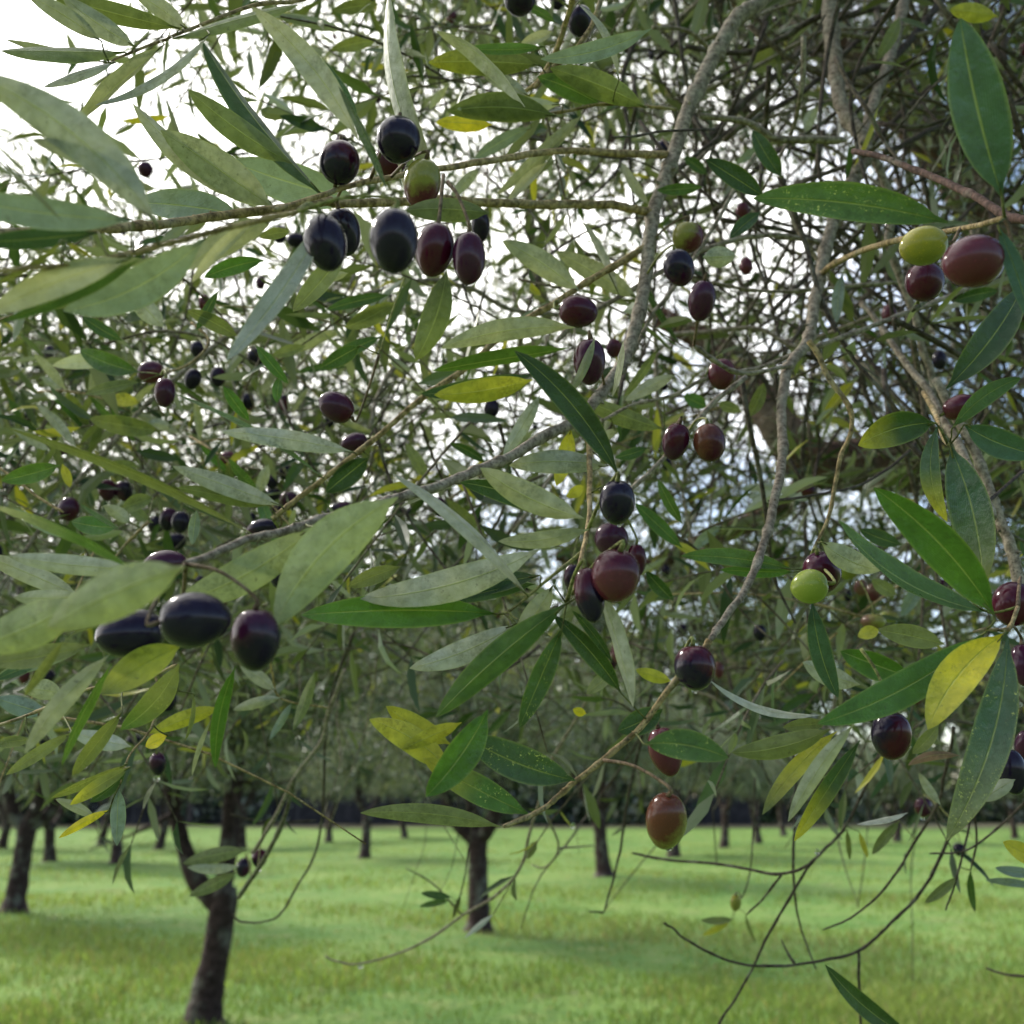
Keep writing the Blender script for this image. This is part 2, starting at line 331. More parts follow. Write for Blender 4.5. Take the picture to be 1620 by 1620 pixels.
# leaves: panel origin, then base x y, tip x y, width (all in px of a 2.893x enlargement of that panel), face (u upper, d under), colour[>tip colour], options
LV = """
@0 0
850 130 600 -40 80 d G D=.47
820 130 230 -30 90 d o D=.46
620 215 290 0 95 d G D=.46
465 190 130 -20 80 d G D=.45
575 240 -5 215 66 d o D=.45
480 285 20 190 40 d G D=.47
530 285 200 400 42 d G D=.45
750 205 330 555 66 d G D=.45
960 155 440 490 40 d G D=.46 b=-.1
800 175 1360 5 54 d o D=.46
720 1025 -160 320 200 d G b=.07 D=.29
700 870 150 640 95 d G D=.31
610 1010 -220 900 140 u b D=.30
290 1020 -30 720 26 d o D=.28
1250 950 765 618 165 d W
1240 930 600 500 100 d G o=1
1340 750 855 398 115 d o o=1.5
1480 900 900 230 85 d k o=1
1640 915 1050 745 180 u b o=1
1110 985 600 920 140 u b o=.5
1640 640 1160 40 120 u G D=.40 b=.05
1640 560 1470 300 36 u d D=.45
940 1090 285 1430 175 u b D=.33 b=-.06
600 1180 -70 1440 130 u G D=.3
640 1185 0 1480 60 u d D=.31
1260 1000 850 1225 115 d G D=.37
1170 1000 870 1290 55 u G D=.36
300 1095 -30 1320 30 u o D=.29
300 1110 435 1185 24 u y D=.3
1500 985 1030 1650 100 u b D=.38
1580 1150 1340 1425 95 u o D=.45
1210 1190 930 1270 75 u e D=.6
1330 1060 1190 1085 50 u o D=.6
450 1065 -100 1110 90 u k D=.33
1000 1330 900 1510 40 u d D=.6
1090 1540 860 1420 70 u o D=.6
750 1500 600 1340 90 d G D=.7
560 1560 380 1450 60 u d D=.7
@530 0
490 890 240 -40 95 d G D=.48 b=-.08
240 875 0 400 40 u d D=.39
870 490 480 130 62 u G D=.55
960 215 590 225 50 u g D=.6
935 298 425 290 120 d o>y D=.61
890 440 650 300 72 d G D=.62
1010 530 515 515 125 d o D=.62 b=.06
720 570 462 555 70 d Y D=.66
1040 478 560 500 90 d p D=.63
1420 490 980 312 115 d o D=.64
1215 480 925 350 95 u g D=.65
1450 130 942 262 85 u b D=.52 b=-.06
1300 365 1130 0 34 u G D=.6
1000 145 850 205 50 u G D=.7
1010 105 860 20 40 u g D=.7
900 580 640 730 62 u b D=.75
1140 520 780 910 60 d G D=.8
975 740 790 930 46 u G D=.7
510 1235 370 1650 125 d o D=.42 b=-.05
710 975 320 955 105 d o D=.42
1120 1335 765 1100 105 d G D=.68
1390 1370 1010 1150 95 d G D=.72
1440 940 1305 740 44 u G D=.75
1580 1580 1380 1260 30 u d D=.8
1100 1500 480 1590 100 d G D=.58 b=.05
280 1380 45 1500 82 u o D=.7
250 1350 -40 1420 55 u d D=.72
210 1540 -30 1640 60 u d D=.7
60 1250 -60 1290 40 d G D=.6
660 770 530 900 50 d p D=.6
1180 470 1080 380 40 u o D=.8
1300 1350 1150 1010 36 d G D=.7
520 390 430 500 36 d W D=.9
200 20 -10 50 60 u o D=.8
200 180 -20 230 60 u o D=.8
@1060 0
1520 905 1325 88 225 u B D=.36 b=-.03
1275 1020 380 905 165 u g D=.40 s
1500 1030 1660 1500 80 u B D=.35
430 900 160 730 92 u k D=.6
515 815 380 590 78 u d D=.75
415 970 275 1085 62 u d D=.65
150 1175 300 1170 95 d p D=.6
670 485 620 605 52 d p D=.9
790 1250 765 1480 52 u b D=.8
690 860 900 860 62 u d D=.85
150 855 -60 870 52 u g D=.7
1500 75 1280 45 80 d y D=.8
1050 75 950 270 55 u o D=.95
500 240 370 320 100 u o D=1.1
170 800 60 720 50 u d D=.9
420 660 300 750 40 u b D=1.
1290 1380 1500 1330 60 u d D=.8
1480 1260 1330 1370 50 u b D=.9
@0 530
630 1085 -60 790 48 u g>G D=.33 b=.04
1130 900 -10 475 44 u o D=.38 b=.05
1480 655 790 290 28 u g D=.60 b=.05
1620 538 1010 440 88 d p D=.60
1290 782 790 600 88 d G D=.6
1240 782 825 695 70 d o D=.61
1130 897 570 612 24 u k D=.385
670 1075 20 1012 90 d p D=.37
370 1200 -100 1000 90 d G D=.42
370 1195 60 1200 80 d W D=.40
845 1060 200 1345 225 d h D=.26 t=.262 b=.03 s
1440 880 790 1235 165 d h D=.36 b=-.05
1820 743 1268 1325 235 d h D=.345 b=.09
360 1215 -150 1440 205 d h D=.29 s
420 1415 -60 1500 95 u o D=.36
830 1420 480 1640 150 u y>o D=.36
345 1460 -10 1560 62 u b D=.42
290 1400 110 1660 44 u o D=.33
560 110 235 140 70 u p D=.8
640 170 365 70 95 u g D=.8
640 215 385 270 50 u o D=.75
640 310 490 300 60 u y D=.9
740 440 400 390 85 u o D=.85
275 595 15 665 85 u g D=.6
285 590 320 700 40 u y D=.7
540 880 320 850 85 u e D=.6
545 890 365 785 22 u g D=.58
1170 45 1310 215 55 u e D=.6
1280 190 1268 310 45 u e D=.6
1020 230 1140 390 55 u e D=.62
1650 50 1475 150 75 u d D=.6
1400 50 1250 95 50 u o D=.8
1690 560 1490 720 100 u k D=.64
700 860 560 760 50 u o D=.8
780 420 680 400 60 d p D=.9
350 520 140 310 46 d G D=.8
230 530 60 430 44 d G D=.8
600 860 470 780 60 d W D=.7
300 930 60 790 40 u b D=.6
640 600 470 610 60 u o D=.8
900 800 880 960 50 u b D=.6
1230 590 1180 730 50 d G D=.8
700 740 560 790 70 u o D=.75
300 260 190 190 40 d p D=1.
@530 530
1298 645 818 68 120 u k D=.52 b=.06
905 205 455 282 108 d y D=.62
890 180 390 270 85 u d D=.63
1070 60 440 140 70 d g D=.6
940 272 770 560 66 d p D=.60
1190 10 1080 270 42 d G D=.55
1505 430 1120 290 85 d o D=.7
1080 430 1010 690 80 u y D=.60
1250 600 800 595 105 d G D=.56 b=.05
1140 840 665 612 125 d G D=.42 b=-.05
1040 840 570 680 95 u k D=.45 b=.05
430 670 325 490 55 u o D=.8
690 585 525 495 44 u d D=.7
880 1190 275 618 62 d G D=.40 b=.05
1165 888 745 950 78 d W D=.43 b=-.04
945 975 90 1192 150 d W>G D=.42 b=-.06
940 1100 400 1190 105 u k D=.45
915 1140 520 1225 75 u d D=.46
300 1060 62 1150 75 u o D=.45
735 1275 -160 1290 150 u e D=.45
830 1320 340 1525 112 d p D=.425 b=-.04
1000 1145 815 1430 100 d W D=.42
1065 1225 455 1765 135 d g D=.405 b=.03
860 1320 500 1700 90 u b>G D=.415
1040 1340 845 1800 100 u d D=.43 s
1310 1640 1000 1280 90 u k D=.44 b=.04
1205 1150 1370 1700 72 d G D=.41 b=-.05
1590 975 1375 770 66 u e D=.7
1550 1215 1425 1080 66 u d D=.65
1590 865 1480 660 50 u g D=.65
1540 1585 1375 1530 58 d y D=.6
700 930 510 750 56 u o D=.8
1430 515 1280 560 50 u d D=.65
1140 690 1060 740 50 u y D=.7
1480 60 1330 280 40 d o D=.65
1270 1500 1080 1250 44 u d D=.43
1560 180 1330 300 60 d G D=.7
1280 430 1230 480 40 d W D=.7
1320 20 1290 290 30 d o D=.5
@1060 530
1215 402 863 505 148 u d>y D=.50 b=.07
1290 428 1612 195 82 u g D=.46 b=-.08
1345 410 1680 545 130 u B D=.47 b=.05
1225 415 1268 855 85 u B>y D=.50 b=.1
1280 500 1432 1145 175 u B>o D=.47 b=-.04
1485 1285 933 697 180 u e D=.42 b=.05
1460 1270 750 870 95 u g D=.46 b=-.05
1262 248 1635 -250 150 u k D=.50 b=.04
690 945 970 1080 105 d W D=.50 b=.06
560 1072 42 1018 80 u g D=.55 b=.05
565 1085 230 1075 55 u e D=.56
650 1215 770 1660 96 u B D=.52 b=.05
1040 1190 920 1120 62 u o D=.8
1255 1415 955 1350 100 u o D=.55
1435 1368 645 1780 150 u e D=.45 b=-.05
1532 1365 1180 1800 170 u Y>y D=.40 b=.07
1545 1380 1260 2310 165 u B>o D=.43 b=-.06 s
1110 1570 780 1450 120 u e D=.6
870 1600 595 1500 95 d G D=.62
360 380 430 220 58 u o D=.8
170 330 60 280 64 u e D=.85
330 350 220 310 50 u o D=.9
520 695 320 705 40 d p D=1.1
500 732 355 748 40 d p D=1.1
235 870 100 990 50 u b D=.9
1060 960 870 890 70 u d D=.7
960 1350 860 1380 60 u y D=.7
1170 1120 1060 1290 60 u b D=.9
1550 500 1490 560 60 u d D=.8
@1060 1060
735 270 285 385 105 d o D=.44 b=-.06
765 280 423 668 76 u y>o D=.45 b=.05
845 245 543 698 74 d W D=.42 b=.04
870 320 568 778 80 u d>y D=.46
695 205 175 62 36 d p D=.48 b=-.08
720 245 515 262 60 u o D=.5
-120 338 268 402 135 u g D=.39 b=-.07 s
1330 392 1095 430 42 d r D=.6 b=.1
1580 500 1430 600 70 d W D=.45
1680 890 1522 785 80 u y D=.45
1680 930 1485 905 48 u b D=.8
1680 990 1445 962 36 u b D=.8
1315 945 1165 1065 44 u o D=.85
1375 915 1395 1105 32 u g D=.85
1130 1700 708 1348 86 u d D=.62 b=-.05
1090 652 855 705 26 d p D=.6
235 495 120 675 34 d p D=.9
1050 690 925 845 46 u o D=.9
865 740 905 860 24 u y D=.95
810 730 822 875 24 u o D=.95
290 1140 140 1145 34 u o D=1.3
275 1150 150 1210 28 d y D=1.3
345 1115 388 1255 18 u o D=1.3
1230 250 1110 385 60 u o D=.6
1400 560 1330 440 40 u g D=.7
1240 620 1140 470 40 d G D=.7
@530 1060
1100 505 590 300 160 u d D=.435 b=-.05 s
890 662 395 410 125 u e>y D=.44 s
540 470 162 222 120 d y D=.44 b=.06
530 340 235 165 95 d y D=.445
580 240 305 370 70 d y D=.43
700 180 415 575 150 u e D=.42 b=-.04
760 718 118 655 85 d o D=.43 b=.04
1500 180 1290 280 110 u d D=.46
1290 0 1150 110 60 u o D=.6
1150 200 1090 180 40 d Y D=.6
535 1040 393 1020 34 u d D=1.2
525 1055 385 1082 28 u g D=1.2
575 1030 540 1135 24 u o D=1.2
@0 1060
820 -30 555 280 112 u o>g D=.42 b=-.08 s
1080 -20 985 462 66 u e D=.40 b=.05
500 -70 105 385 88 d W D=.35 b=.04
510 -30 255 420 44 u g D=.40
330 285 45 468 56 u o D=.45
560 190 325 495 72 u o D=.45
585 430 235 582 44 u o D=.5
595 445 320 618 62 u o>y D=.48
575 470 410 615 52 u g D=.5
600 350 330 290 80 d p D=.6
150 320 -30 345 50 u o D=.5
290 110 100 95 90 d p D=.6
210 200 -20 130 90 d b D=.6
500 640 275 768 40 d Y D=.5
440 680 255 590 44 d W D=.52
545 540 540 800 66 d b D=.5
1010 170 690 285 72 d y D=.6
765 300 668 350 60 u Y D=.55
1290 125 1060 190 50 d G D=.7
1335 150 1235 318 36 d b D=.7
1440 5 1345 275 50 d o D=.7
1260 95 1100 -20 60 d G D=.72
1130 825 838 885 66 d o D=1.
1095 898 858 905 46 d W D=1.
1085 925 865 1035 56 d o D=1.
180 -30 -20 45 50 u B D=.4
885 110 855 325 22 u o D=.6
965 230 878 485 22 d W D=.6
"""
# visible-face colours (linear, real-world, but b has bluish sky sheen painted in)
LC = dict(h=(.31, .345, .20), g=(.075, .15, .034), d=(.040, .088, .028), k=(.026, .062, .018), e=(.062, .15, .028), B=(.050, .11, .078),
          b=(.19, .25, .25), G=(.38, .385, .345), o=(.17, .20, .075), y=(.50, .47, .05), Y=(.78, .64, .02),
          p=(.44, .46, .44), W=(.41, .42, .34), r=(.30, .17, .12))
# olives: centre x y, length, width, lean from upright (deg), skin colours a>b, sharpness of blend, offset in cm, label words
OL = """
@0 0
1555 745 205 185 0 K M .3 0
1490 1110 275 195 -12 K K .5 0
1570 1060 220 160 -10 K K .5 1.2
665 775 75 70 0 m P .5 0
1355 1100 70 90 0 K K .5 0
@530 0
290 640 215 200 0 K K .4 -.2
255 735 150 150 0 P M .5 1
400 840 230 170 10 o m .45 -2
270 1100 300 222 0 K K .4 -.3
455 1140 250 178 8 M M .4 0
612 1180 250 152 0 M P .5 .2
665 1035 150 85 0 K M .5 1
845 0 140 145 0 K K .5 0
1018 0 90 70 0 K K .5 .4
1120 95 135 118 0 P K .5 0
1112 1425 180 150 -75 P M .5 0
1500 685 90 75 0 K P .5 0
@1060 0
80 1085 145 145 0 o m .55 0
40 1225 175 140 -15 P K .5 .6
145 1375 190 125 8 P M .45 0
330 970 92 65 0 m P .5 0
1160 1125 220 180 80 y o .5 -.2
1390 1195 275 240 85 M m .5 -.5
1165 1290 182 172 0 M P .5 .5
@0 530
690 170 120 105 80 P m .5 0
755 262 140 95 0 M P .5 .3
882 200 100 76 15 K K .5 0
997 190 95 75 0 K P .5 0
907 65 82 76 0 K K .5 0
1170 100 84 80 0 K K .5 0
1135 300 80 60 0 K K .5 0
1300 312 82 46 5 M K .5 0
1540 330 172 138 -60 P M .5 0
1502 398 60 60 0 K K .5 .5
1622 490 125 85 70 P P .5 0
1040 572 95 85 60 m M .5 0
1305 622 85 60 0 K K .5 0
1245 668 80 62 0 P K .5 0
1250 730 66 76 0 K K .5 .3
1322 755 86 84 0 P K .5 0
1262 805 70 70 0 K P .5 .4
1555 795 120 66 80 P K .5 0
1200 885 145 90 82 P K .5 .8
492 708 102 80 0 M P .5 0
567 712 98 80 0 P K .5 0
315 795 112 95 0 M P .5 0
715 865 84 78 0 K K .5 0
770 842 112 80 10 P K .5 .2
826 855 104 84 0 K K .5 -.3
805 945 88 92 0 K K .5 0
750 1055 200 140 75 P P .4 1.2
290 525 80 50 80 P P .5 0
600 1368 310 225 80 K K .5 3
888 1303 318 258 83 K K .5 -.3
1168 1390 290 222 0 K P .4 -.2
1290 1085 150 105 15 K K .5 1
220 1560 66 60 0 K K .5 0
20 710 60 60 0 K K .5 0
110 132 40 40 0 K K .5 0
@530 530
1165 120 215 148 0 P M .5 0
475 782 88 66 0 K P .5 0
1290 763 208 164 0 K K .4 -.3
1265 935 160 155 0 M P .5 0
1380 1030 155 90 0 M P .5 .9
1285 1100 252 224 10 M m .45 -.7
1165 1185 260 138 -8 K M .5 .2
1090 1110 130 90 0 P K .5 .9
1275 60 90 76 0 m P .5 .5
1140 1405 80 52 0 K K .5 0
1255 1492 92 80 0 P m .5 0
1560 485 172 122 12 P M .5 0
@1060 530
237 178 145 130 0 m M .5 .6
180 492 182 148 -5 M b .5 0
640 1150 168 160 80 l l .5 -9
695 1085 195 172 -20 M P .5 .3
815 1062 120 100 0 o l .5 .8
875 1155 78 64 0 r m .5 0
930 1178 86 62 0 m r .5 .3
930 1312 76 112 0 o r .5 0
1005 1288 52 86 0 l o .5 0
1325 330 158 112 70 m M .5 .5
1440 372 80 80 0 K K .5 .8
1575 1230 205 190 20 M P .5 -.3
1625 1510 200 130 0 m P .5 0
115 1520 210 188 -5 M K .5 0
222 1532 80 50 0 r m .5 .5
410 1362 78 62 0 K K .5 0
622 710 55 90 0 m P .5 .5
1240 1145 52 66 80 M P .5 0
@0 1060
722 430 116 76 0 K P .5 0
762 145 112 90 15 K K .5 0
785 75 100 60 0 K K .5 .3
612 318 44 66 0 K K .5 0
950 312 64 62 0 K K .5 0
1115 903 88 66 10 K P .5 0
1187 860 84 72 0 K M .5 0
212 28 66 80 0 K K .5 0
206 325 40 72 0 K K .5 0
@530 1060
1515 690 268 188 3 o b .5 -.2
1510 370 225 150 -15 M m .5 .7
@1060 1060
1012 298 226 178 0 M K .45 0
1565 462 205 125 -5 K K .5 0
1625 350 160 90 0 P K .5 .3
1160 628 92 80 0 M P .5 0
1325 822 60 60 0 K K .5 0
300 1065 82 50 0 o y .5 0
"""
OC = dict(K=(.010, .005, .021), P=(.042, .008, .030), M=(.050, .004, .016), m=(.090, .018, .030), o=(.20, .19, .045),
          y=(.28, .25, .03), l=(.23, .28, .045), b=(.10, .032, .02), r=(.14, .07, .045))
# ------------------------------------------------------------------ ground
def ground_material():
    m, t = mat('grass_ground'); Lk = t.links.new
    o = nd(t, 'ShaderNodeOutputMaterial'); p = nd(t, 'ShaderNodeBsdfPrincipled'); p.inputs['Roughness'].default_value = .9; p.inputs['Specular IOR Level'].default_value = .1
    geo = nd(t, 'ShaderNodeNewGeometry'); pos = geo.outputs['Position']
    a = noise(t, pos, .35, 5, .6); b = noise(t, pos, 2.2, 5, .6); c = noise(t, pos, 14, 4)
    col = mixc(t, maprange(t, a, .38, .62), (.07, .145, .03), (.13, .20, .045))
    col = mixc(t, maprange(t, b, .5, .68, 0, .6), col, (.21, .23, .085))
    col = mixc(t, maprange(t, c, .45, .62, 0, .6), col, (.05, .11, .025))
    col = mixc(t, maprange(t, noise(t, pos, .9, 4, .6), .62, .70, 0, .45), col, (.16, .12, .08))
    sy = nd(t, 'ShaderNodeSeparateXYZ'); Lk(pos, sy.inputs[0])
    far = mth(t, 'ADD', sy.outputs[1], mth(t, 'MULTIPLY', noise(t, pos, .12, 3), 16))
    col = mixc(t, maprange(t, far, 72, 80, 0, .8), col, (.12, .085, .07)); col = mixc(t, maprange(t, far, 88, 92), col, (.03, .04, .02))     # bare strip before the fence
    Lk(col, p.inputs['Base Color'])
    bp = nd(t, 'ShaderNodeBump'); bp.inputs['Strength'].default_value = .8; bp.inputs['Distance'].default_value = .06
    Lk(mth(t, 'ADD', c, b), bp.inputs['Height']); Lk(bp.outputs[0], p.inputs['Normal']); Lk(p.outputs[0], o.inputs[0]); return m
def gz(x, y):
    return .05*math.sin(x*.45+1)*math.sin(y*.33)+.035*math.sin(x*1.3+y*.8)
xs = sorted(set([-300, -200, -120, -80, -60]+[i*1.0 for i in range(-45, 46)]+[60, 80, 120, 200, 300]))
ys = sorted(set([-60, -30]+[i*1.0 for i in range(-10, 90)]+[100, 130, 170, 230, 300, 420, 600]))
v = []; f = []
for y in ys:
    for x in xs: v.append((x, y, gz(x, y) if abs(x) < 46 and -11 < y < 80 else 0))
nx = len(xs)
for j in range(len(ys)-1):
    for i in range(nx-1): a = j*nx+i; f.append((a, a+1, a+nx+1, a+nx))
link('ground', mesh('ground', v, f, ground_material()), props=dict(kind='structure'))

# grass blades
def grass_material():
    m, t = mat('grass_blade'); Lk = t.links.new
    o = nd(t, 'ShaderNodeOutputMaterial'); p = nd(t, 'ShaderNodeBsdfPrincipled'); tr = nd(t, 'ShaderNodeBsdfTranslucent'); ms = nd(t, 'ShaderNodeMixShader')
    a1 = nd(t, 'ShaderNodeAttribute', attribute_name='tint'); Lk(a1.outputs['Color'], p.inputs['Base Color']); p.inputs['Roughness'].default_value = .8; p.inputs['Specular IOR Level'].default_value = .08
    Lk(mixc(t, 1.0, a1.outputs['Color'], (1.25, 1.35, .7), 'MULTIPLY'), tr.inputs[0]); ms.inputs[0].default_value = .35
    Lk(p.outputs[0], ms.inputs[1]); Lk(tr.outputs[0], ms.inputs[2]); Lk(ms.outputs[0], o.inputs[0]); return m
NB = 150000
u = RNG.random(NB); yy = 1/(1/5.0 - u*(1/5.0-1/50.0)); xx = (RNG.random(NB)*2-1)*(.62*yy+1.5)
ph = np.sin(xx*.9+2*np.sin(yy*.5))+np.sin(yy*1.3+xx*.5+1.7)+.8*np.sin(xx*3.1+yy*2.3)*np.sin(yy*3.7-xx)
keep = RNG.random(NB) < np.clip(.62+.3*ph, .18, 1); xx, yy, ph = xx[keep], yy[keep], ph[keep]; nb = len(xx)
zz = .05*np.sin(xx*.45+1)*np.sin(yy*.33)+.035*np.sin(xx*1.3+yy*.8)
hh = (.035+.05*RNG.random(nb))*(1+.35*ph).clip(.5, 1.8); ww = .0035*np.sqrt(yy/5)*(1+RNG.random(nb)*1.2); an = RNG.random(nb)*math.pi
dx, dy = np.cos(an)*ww, np.sin(an)*ww*.6; lx, ly = RNG.normal(0, .35, nb)*hh, RNG.normal(0, .35, nb)*hh
V = np.empty((nb, 4, 3)); V[:, 0] = np.c_[xx-dx, yy-dy, zz-.01]; V[:, 1] = np.c_[xx+dx, yy+dy, zz-.01]
V[:, 2] = np.c_[xx+dx*.7+lx*.45, yy+dy*.7+ly*.45, zz+hh*.6]; V[:, 3] = np.c_[xx+lx, yy+ly, zz+hh]
c = np.empty((nb, 4, 4), dtype=np.float32); k = RNG.random((nb, 1)); q = np.clip(.5+.25*ph, 0, 1)[:, None]
base = (np.array([.105, .175, .045])*(1-q)+np.array([.20, .25, .075])*q)*(.75+.5*k)
base = np.where(RNG.random((nb, 1)) < .12+.25*np.clip(np.sin(xx*.37+1)*np.sin(yy*.61+xx*.2), 0, 1)[:, None], np.array([.25, .24, .11]), base)
c[:, :, :3] = base[:, None]; c[:, :, 3] = 1
fi = np.arange(nb)[:, None]*4+np.array([[0, 1, 2, 3]])
link('grass', mesh('grass', V.reshape(-1, 3), fi, grass_material(), cols=c.reshape(-1, 4)), props=dict(kind='stuff', label='short bright green grass covering the grove floor', category='grass'))

# ------------------------------------------------------------------ leaf clouds
def leaf_cloud(B, D, Nn, Ln, Wd, C1, C2, fine=True):
    """arrays: base points, directions, normals, lengths, widths, colours of both faces"""
    n = len(B); S = np.cross(D, Nn); S /= np.linalg.norm(S, axis=1)[:, None]+1e-9; Nn = np.cross(S, D)
    Ln = Ln[:, None]; Wd = Wd[:, None]/2
    cu = RNG.normal(0, .07, (n, 1)); cb = RNG.normal(0, .05, (n, 1)); fo = RNG.uniform(.05, .5, (n, 1))
    if fine:
        T = [(0, 0), (.14, 0), (.34, -1), (.34, 0), (.34, 1), (.66, -.86), (.66, 0), (.66, .86), (.88, -.42), (.88, .42), (1, 0)]
        fc = [(0, 2, 3), (0, 3, 4), (2, 5, 6, 3), (3, 6, 7, 4), (5, 8, 9, 6), (6, 9, 7), (8, 10, 9)]
    else:
        T = [(0, 0), (.4, -1), (.4, 1), (.75, -.7), (.75, .7), (1, 0)]
        fc = [(0, 1, 2), (1, 3, 4, 2), (3, 5, 4)]
    m = len(T); V = np.empty((n, m, 3))
    for i, (t, s) in enumerate(T):
        V[:, i] = B+D*Ln*t+S*(Wd*s+cb*Ln*4*t*(1-t))+Nn*(cu*Ln*4*t*(1-t)+fo*Wd*abs(s))
    fs = []
    off = (np.arange(n)*m).tolist()
    for o in off:
        for q in fc: fs.append(tuple(o+k for k in q[::-1]))
    c1 = np.ones((n, m, 4), dtype=np.float32); c2 = np.ones((n, m, 4), dtype=np.float32)
    c1[:, :, :3] = C1[:, None]; c2[:, :, :3] = C2[:, None]; c1[:, :, 3] = 0
    return V.reshape(-1, 3), fs, c1.reshape(-1, 4), c2.reshape(-1, 4)
def leaf_colours(n, yel=.05):
    tops = np.array([(.048, .088, .030), (.068, .108, .040), (.10, .13, .042), (.036, .066, .028), (.085, .12, .075)])
    unds = np.array([(.20, .22, .145), (.27, .29, .215), (.17, .195, .09), (.33, .35, .30)])
    a = tops[RNG.integers(0, 5, n)]*RNG.uniform(.6, 1.15, (n, 1)); b = unds[RNG.integers(0, 4, n)]*RNG.uniform(.6, 1.1, (n, 1))
    y = RNG.random(n) < yel; a[y] = (.34, .32, .04); b[y] = (.34, .33, .08)
    return a, b
def unit(a): return a/(np.linalg.norm(a, axis=-1, keepdims=True)+1e-9)

# ------------------------------------------------------------------ grove trees
def make_tree_parts(seed, fork_h, trunk_r, forks, crown_c, crown_r, nleaf, leaf_l, lean=(0, 0)):
    rng = np.random.default_rng(seed); tc_ = (.062, .038, .034)
    rows = [(0, 0, -.08, trunk_r*2.1), (0, 0, .06, trunk_r*1.35), (lean[0]*.3, lean[1]*.3, .3, trunk_r*1.05), (lean[0]*.7, lean[1]*.7, fork_h*.6, trunk_r*.95), (lean[0], lean[1], fork_h, trunk_r*1.0), (lean[0], lean[1], fork_h+.12, trunk_r*.75)]
    pr = smooth_path(rows, 22); pr[:, 3] *= 1+.03*np.sin(np.arange(22)*.9+seed)+rng.normal(0, .02, 22)
    v, f = tube(pr, 14); v += rng.normal(0, trunk_r*.035, v.shape)
    trunk = mesh('trunk', v, f, M_TRUNK, cols=np.tile((*tc_, 1), (len(v), 1)))
    limbs = []; tips = []
    for (dx, dy, dz, r0) in forks:
        p0 = np.array([lean[0], lean[1], fork_h*.96]); p3 = p0+np.array([dx, dy, dz])
        rows = [(*p0, r0), (*(p0+np.array([dx*.42, dy*.42, dz*.22])), r0*.95), (*(p0+np.array([dx*.7, dy*.7, dz*.55])), r0*.75), (*p3, r0*.42)]
        pr = smooth_path(rows, 18); pr[:, 3] *= 1+rng.normal(0, .05, 18); v, f = tube(pr, 10)
        allv, allf = [v], list(f); tips.append(p3)
        for _ in range(6):
            i = rng.integers(12, 18); q = pr[i, :3]; d = unit(rng.normal(0, .8, 3)+np.array([dx*.6, dy*.6, 1.3])); l = rng.uniform(.5, 1.1)
            rr = pr[i, 3]*.45; e = q+d*l
            br = smooth_path([(*q, rr), (*(q+d*l*.5+rng.normal(0, .1, 3)), rr*.6), (*e, rr*.22)], 8)
            bv, bf = tube(br, 6, sum(len(x) for x in allv)); allv.append(bv); allf += bf; tips.append(e)
        v = np.vstack(allv); limbs.append(mesh('limb', v, allf, M_TRUNK, cols=np.tile((*tc_, 1), (len(v), 1))))
    # crown: leafy shoots in clumps round the limb tips
    cl = np.array(tips); ns = nleaf//14
    extra = np.array(crown_c)+unit(rng.normal(0, 1, (90, 3)))*np.array(crown_r)*rng.uniform(.35, 1, (90, 1))
    cl = np.vstack([cl, extra]); ci = rng.integers(0, len(cl), ns); ctr = cl[ci]+rng.normal(0, .26, (ns, 3))*np.array([1, 1, .9])
    ctr[:, 2] = np.maximum(ctr[:, 2], 2.02+.18*rng.random(ns)); hang = rng.random(ns) < .35
    sd_ = unit(rng.normal(0, 1, (ns, 3))+np.where(hang, -.9, .35)[:, None]*np.array([0, 0, 1]))
    t = np.tile(np.linspace(0, 1, 14), ns); k = np.repeat(np.arange(ns), 14)
    Bp = ctr[k]+sd_[k]*(t[:, None]*.42)-np.array([0, 0, .12])*(t[:, None]**2)
    D = unit(sd_[k]*.6+rng.normal(0, .75, (len(k), 3))); Nn = unit(rng.normal(0, .7, (len(k), 3))+np.array([0, 0, .9]))
    n = len(k); a, b = leaf_colours(n, .02)
    a = a*.7+.03; b = b*.8+.05
    v, fs, c1, c2 = leaf_cloud(Bp, D, Nn, leaf_l*rng.uniform(.7, 1.25, n), leaf_l*.24*rng.uniform(.8, 1.3, n), a, b, fine=False)
    crown = mesh('crown', v, fs, M_LEAFM, cols=c1, cols2=c2, smooth=False)
    return trunk, limbs, crown
def plant(name, parts, at, rz, s, label):
    root = link(name, None, None, at, dict(label=label, category='olive tree', group='olive trees of the grove'))
    root.rotation_euler = (0, 0, rz); root.scale = (s, s, s)
    for nm, me in [('trunk', parts[0])]+[('limb', m) for m in parts[1]]+[('crown', parts[2])]:
        o = bpy.data.objects.new(nm, me); COL.objects.link(o); o.parent = root
T1 = make_tree_parts(3, .80, .103, [(-.52, .05, .90, .078), (-.04, .1, 1.35, .066), (-.15, .8, 1.5, .05)], (0, 0, 2.95), (1.9, 1.7, .95), 52000, .07, (.075, 0))
T2 = make_tree_parts(5, 1.12, .132, [(-.5, .2, 1.2, .10), (.2, -.2, 1.4, .10), (.6, .2, 1.1, .09)], (0, 0, 3.0), (1.9, 1.9, 1.1), 44000, .08, (.03, 0))
T3 = make_tree_parts(8, .85, .14, [(-.7, -.1, 1.3, .10), (.75, .15, 1.3, .10), (.05, .3, 1.5, .08)], (0, 0, 3.0), (2.1, 2.0, 1.1), 30000, .095, (-.12, 0))
T4 = make_tree_parts(13, 1.25, .135, [(-.5, .2, 1.2, .09), (.6, -.2, 1.3, .09), (-.1, .4, 1.4, .08)], (0, 0, 3.1), (2.1, 2.0, 1.2), 30000, .095, (.1, .05))
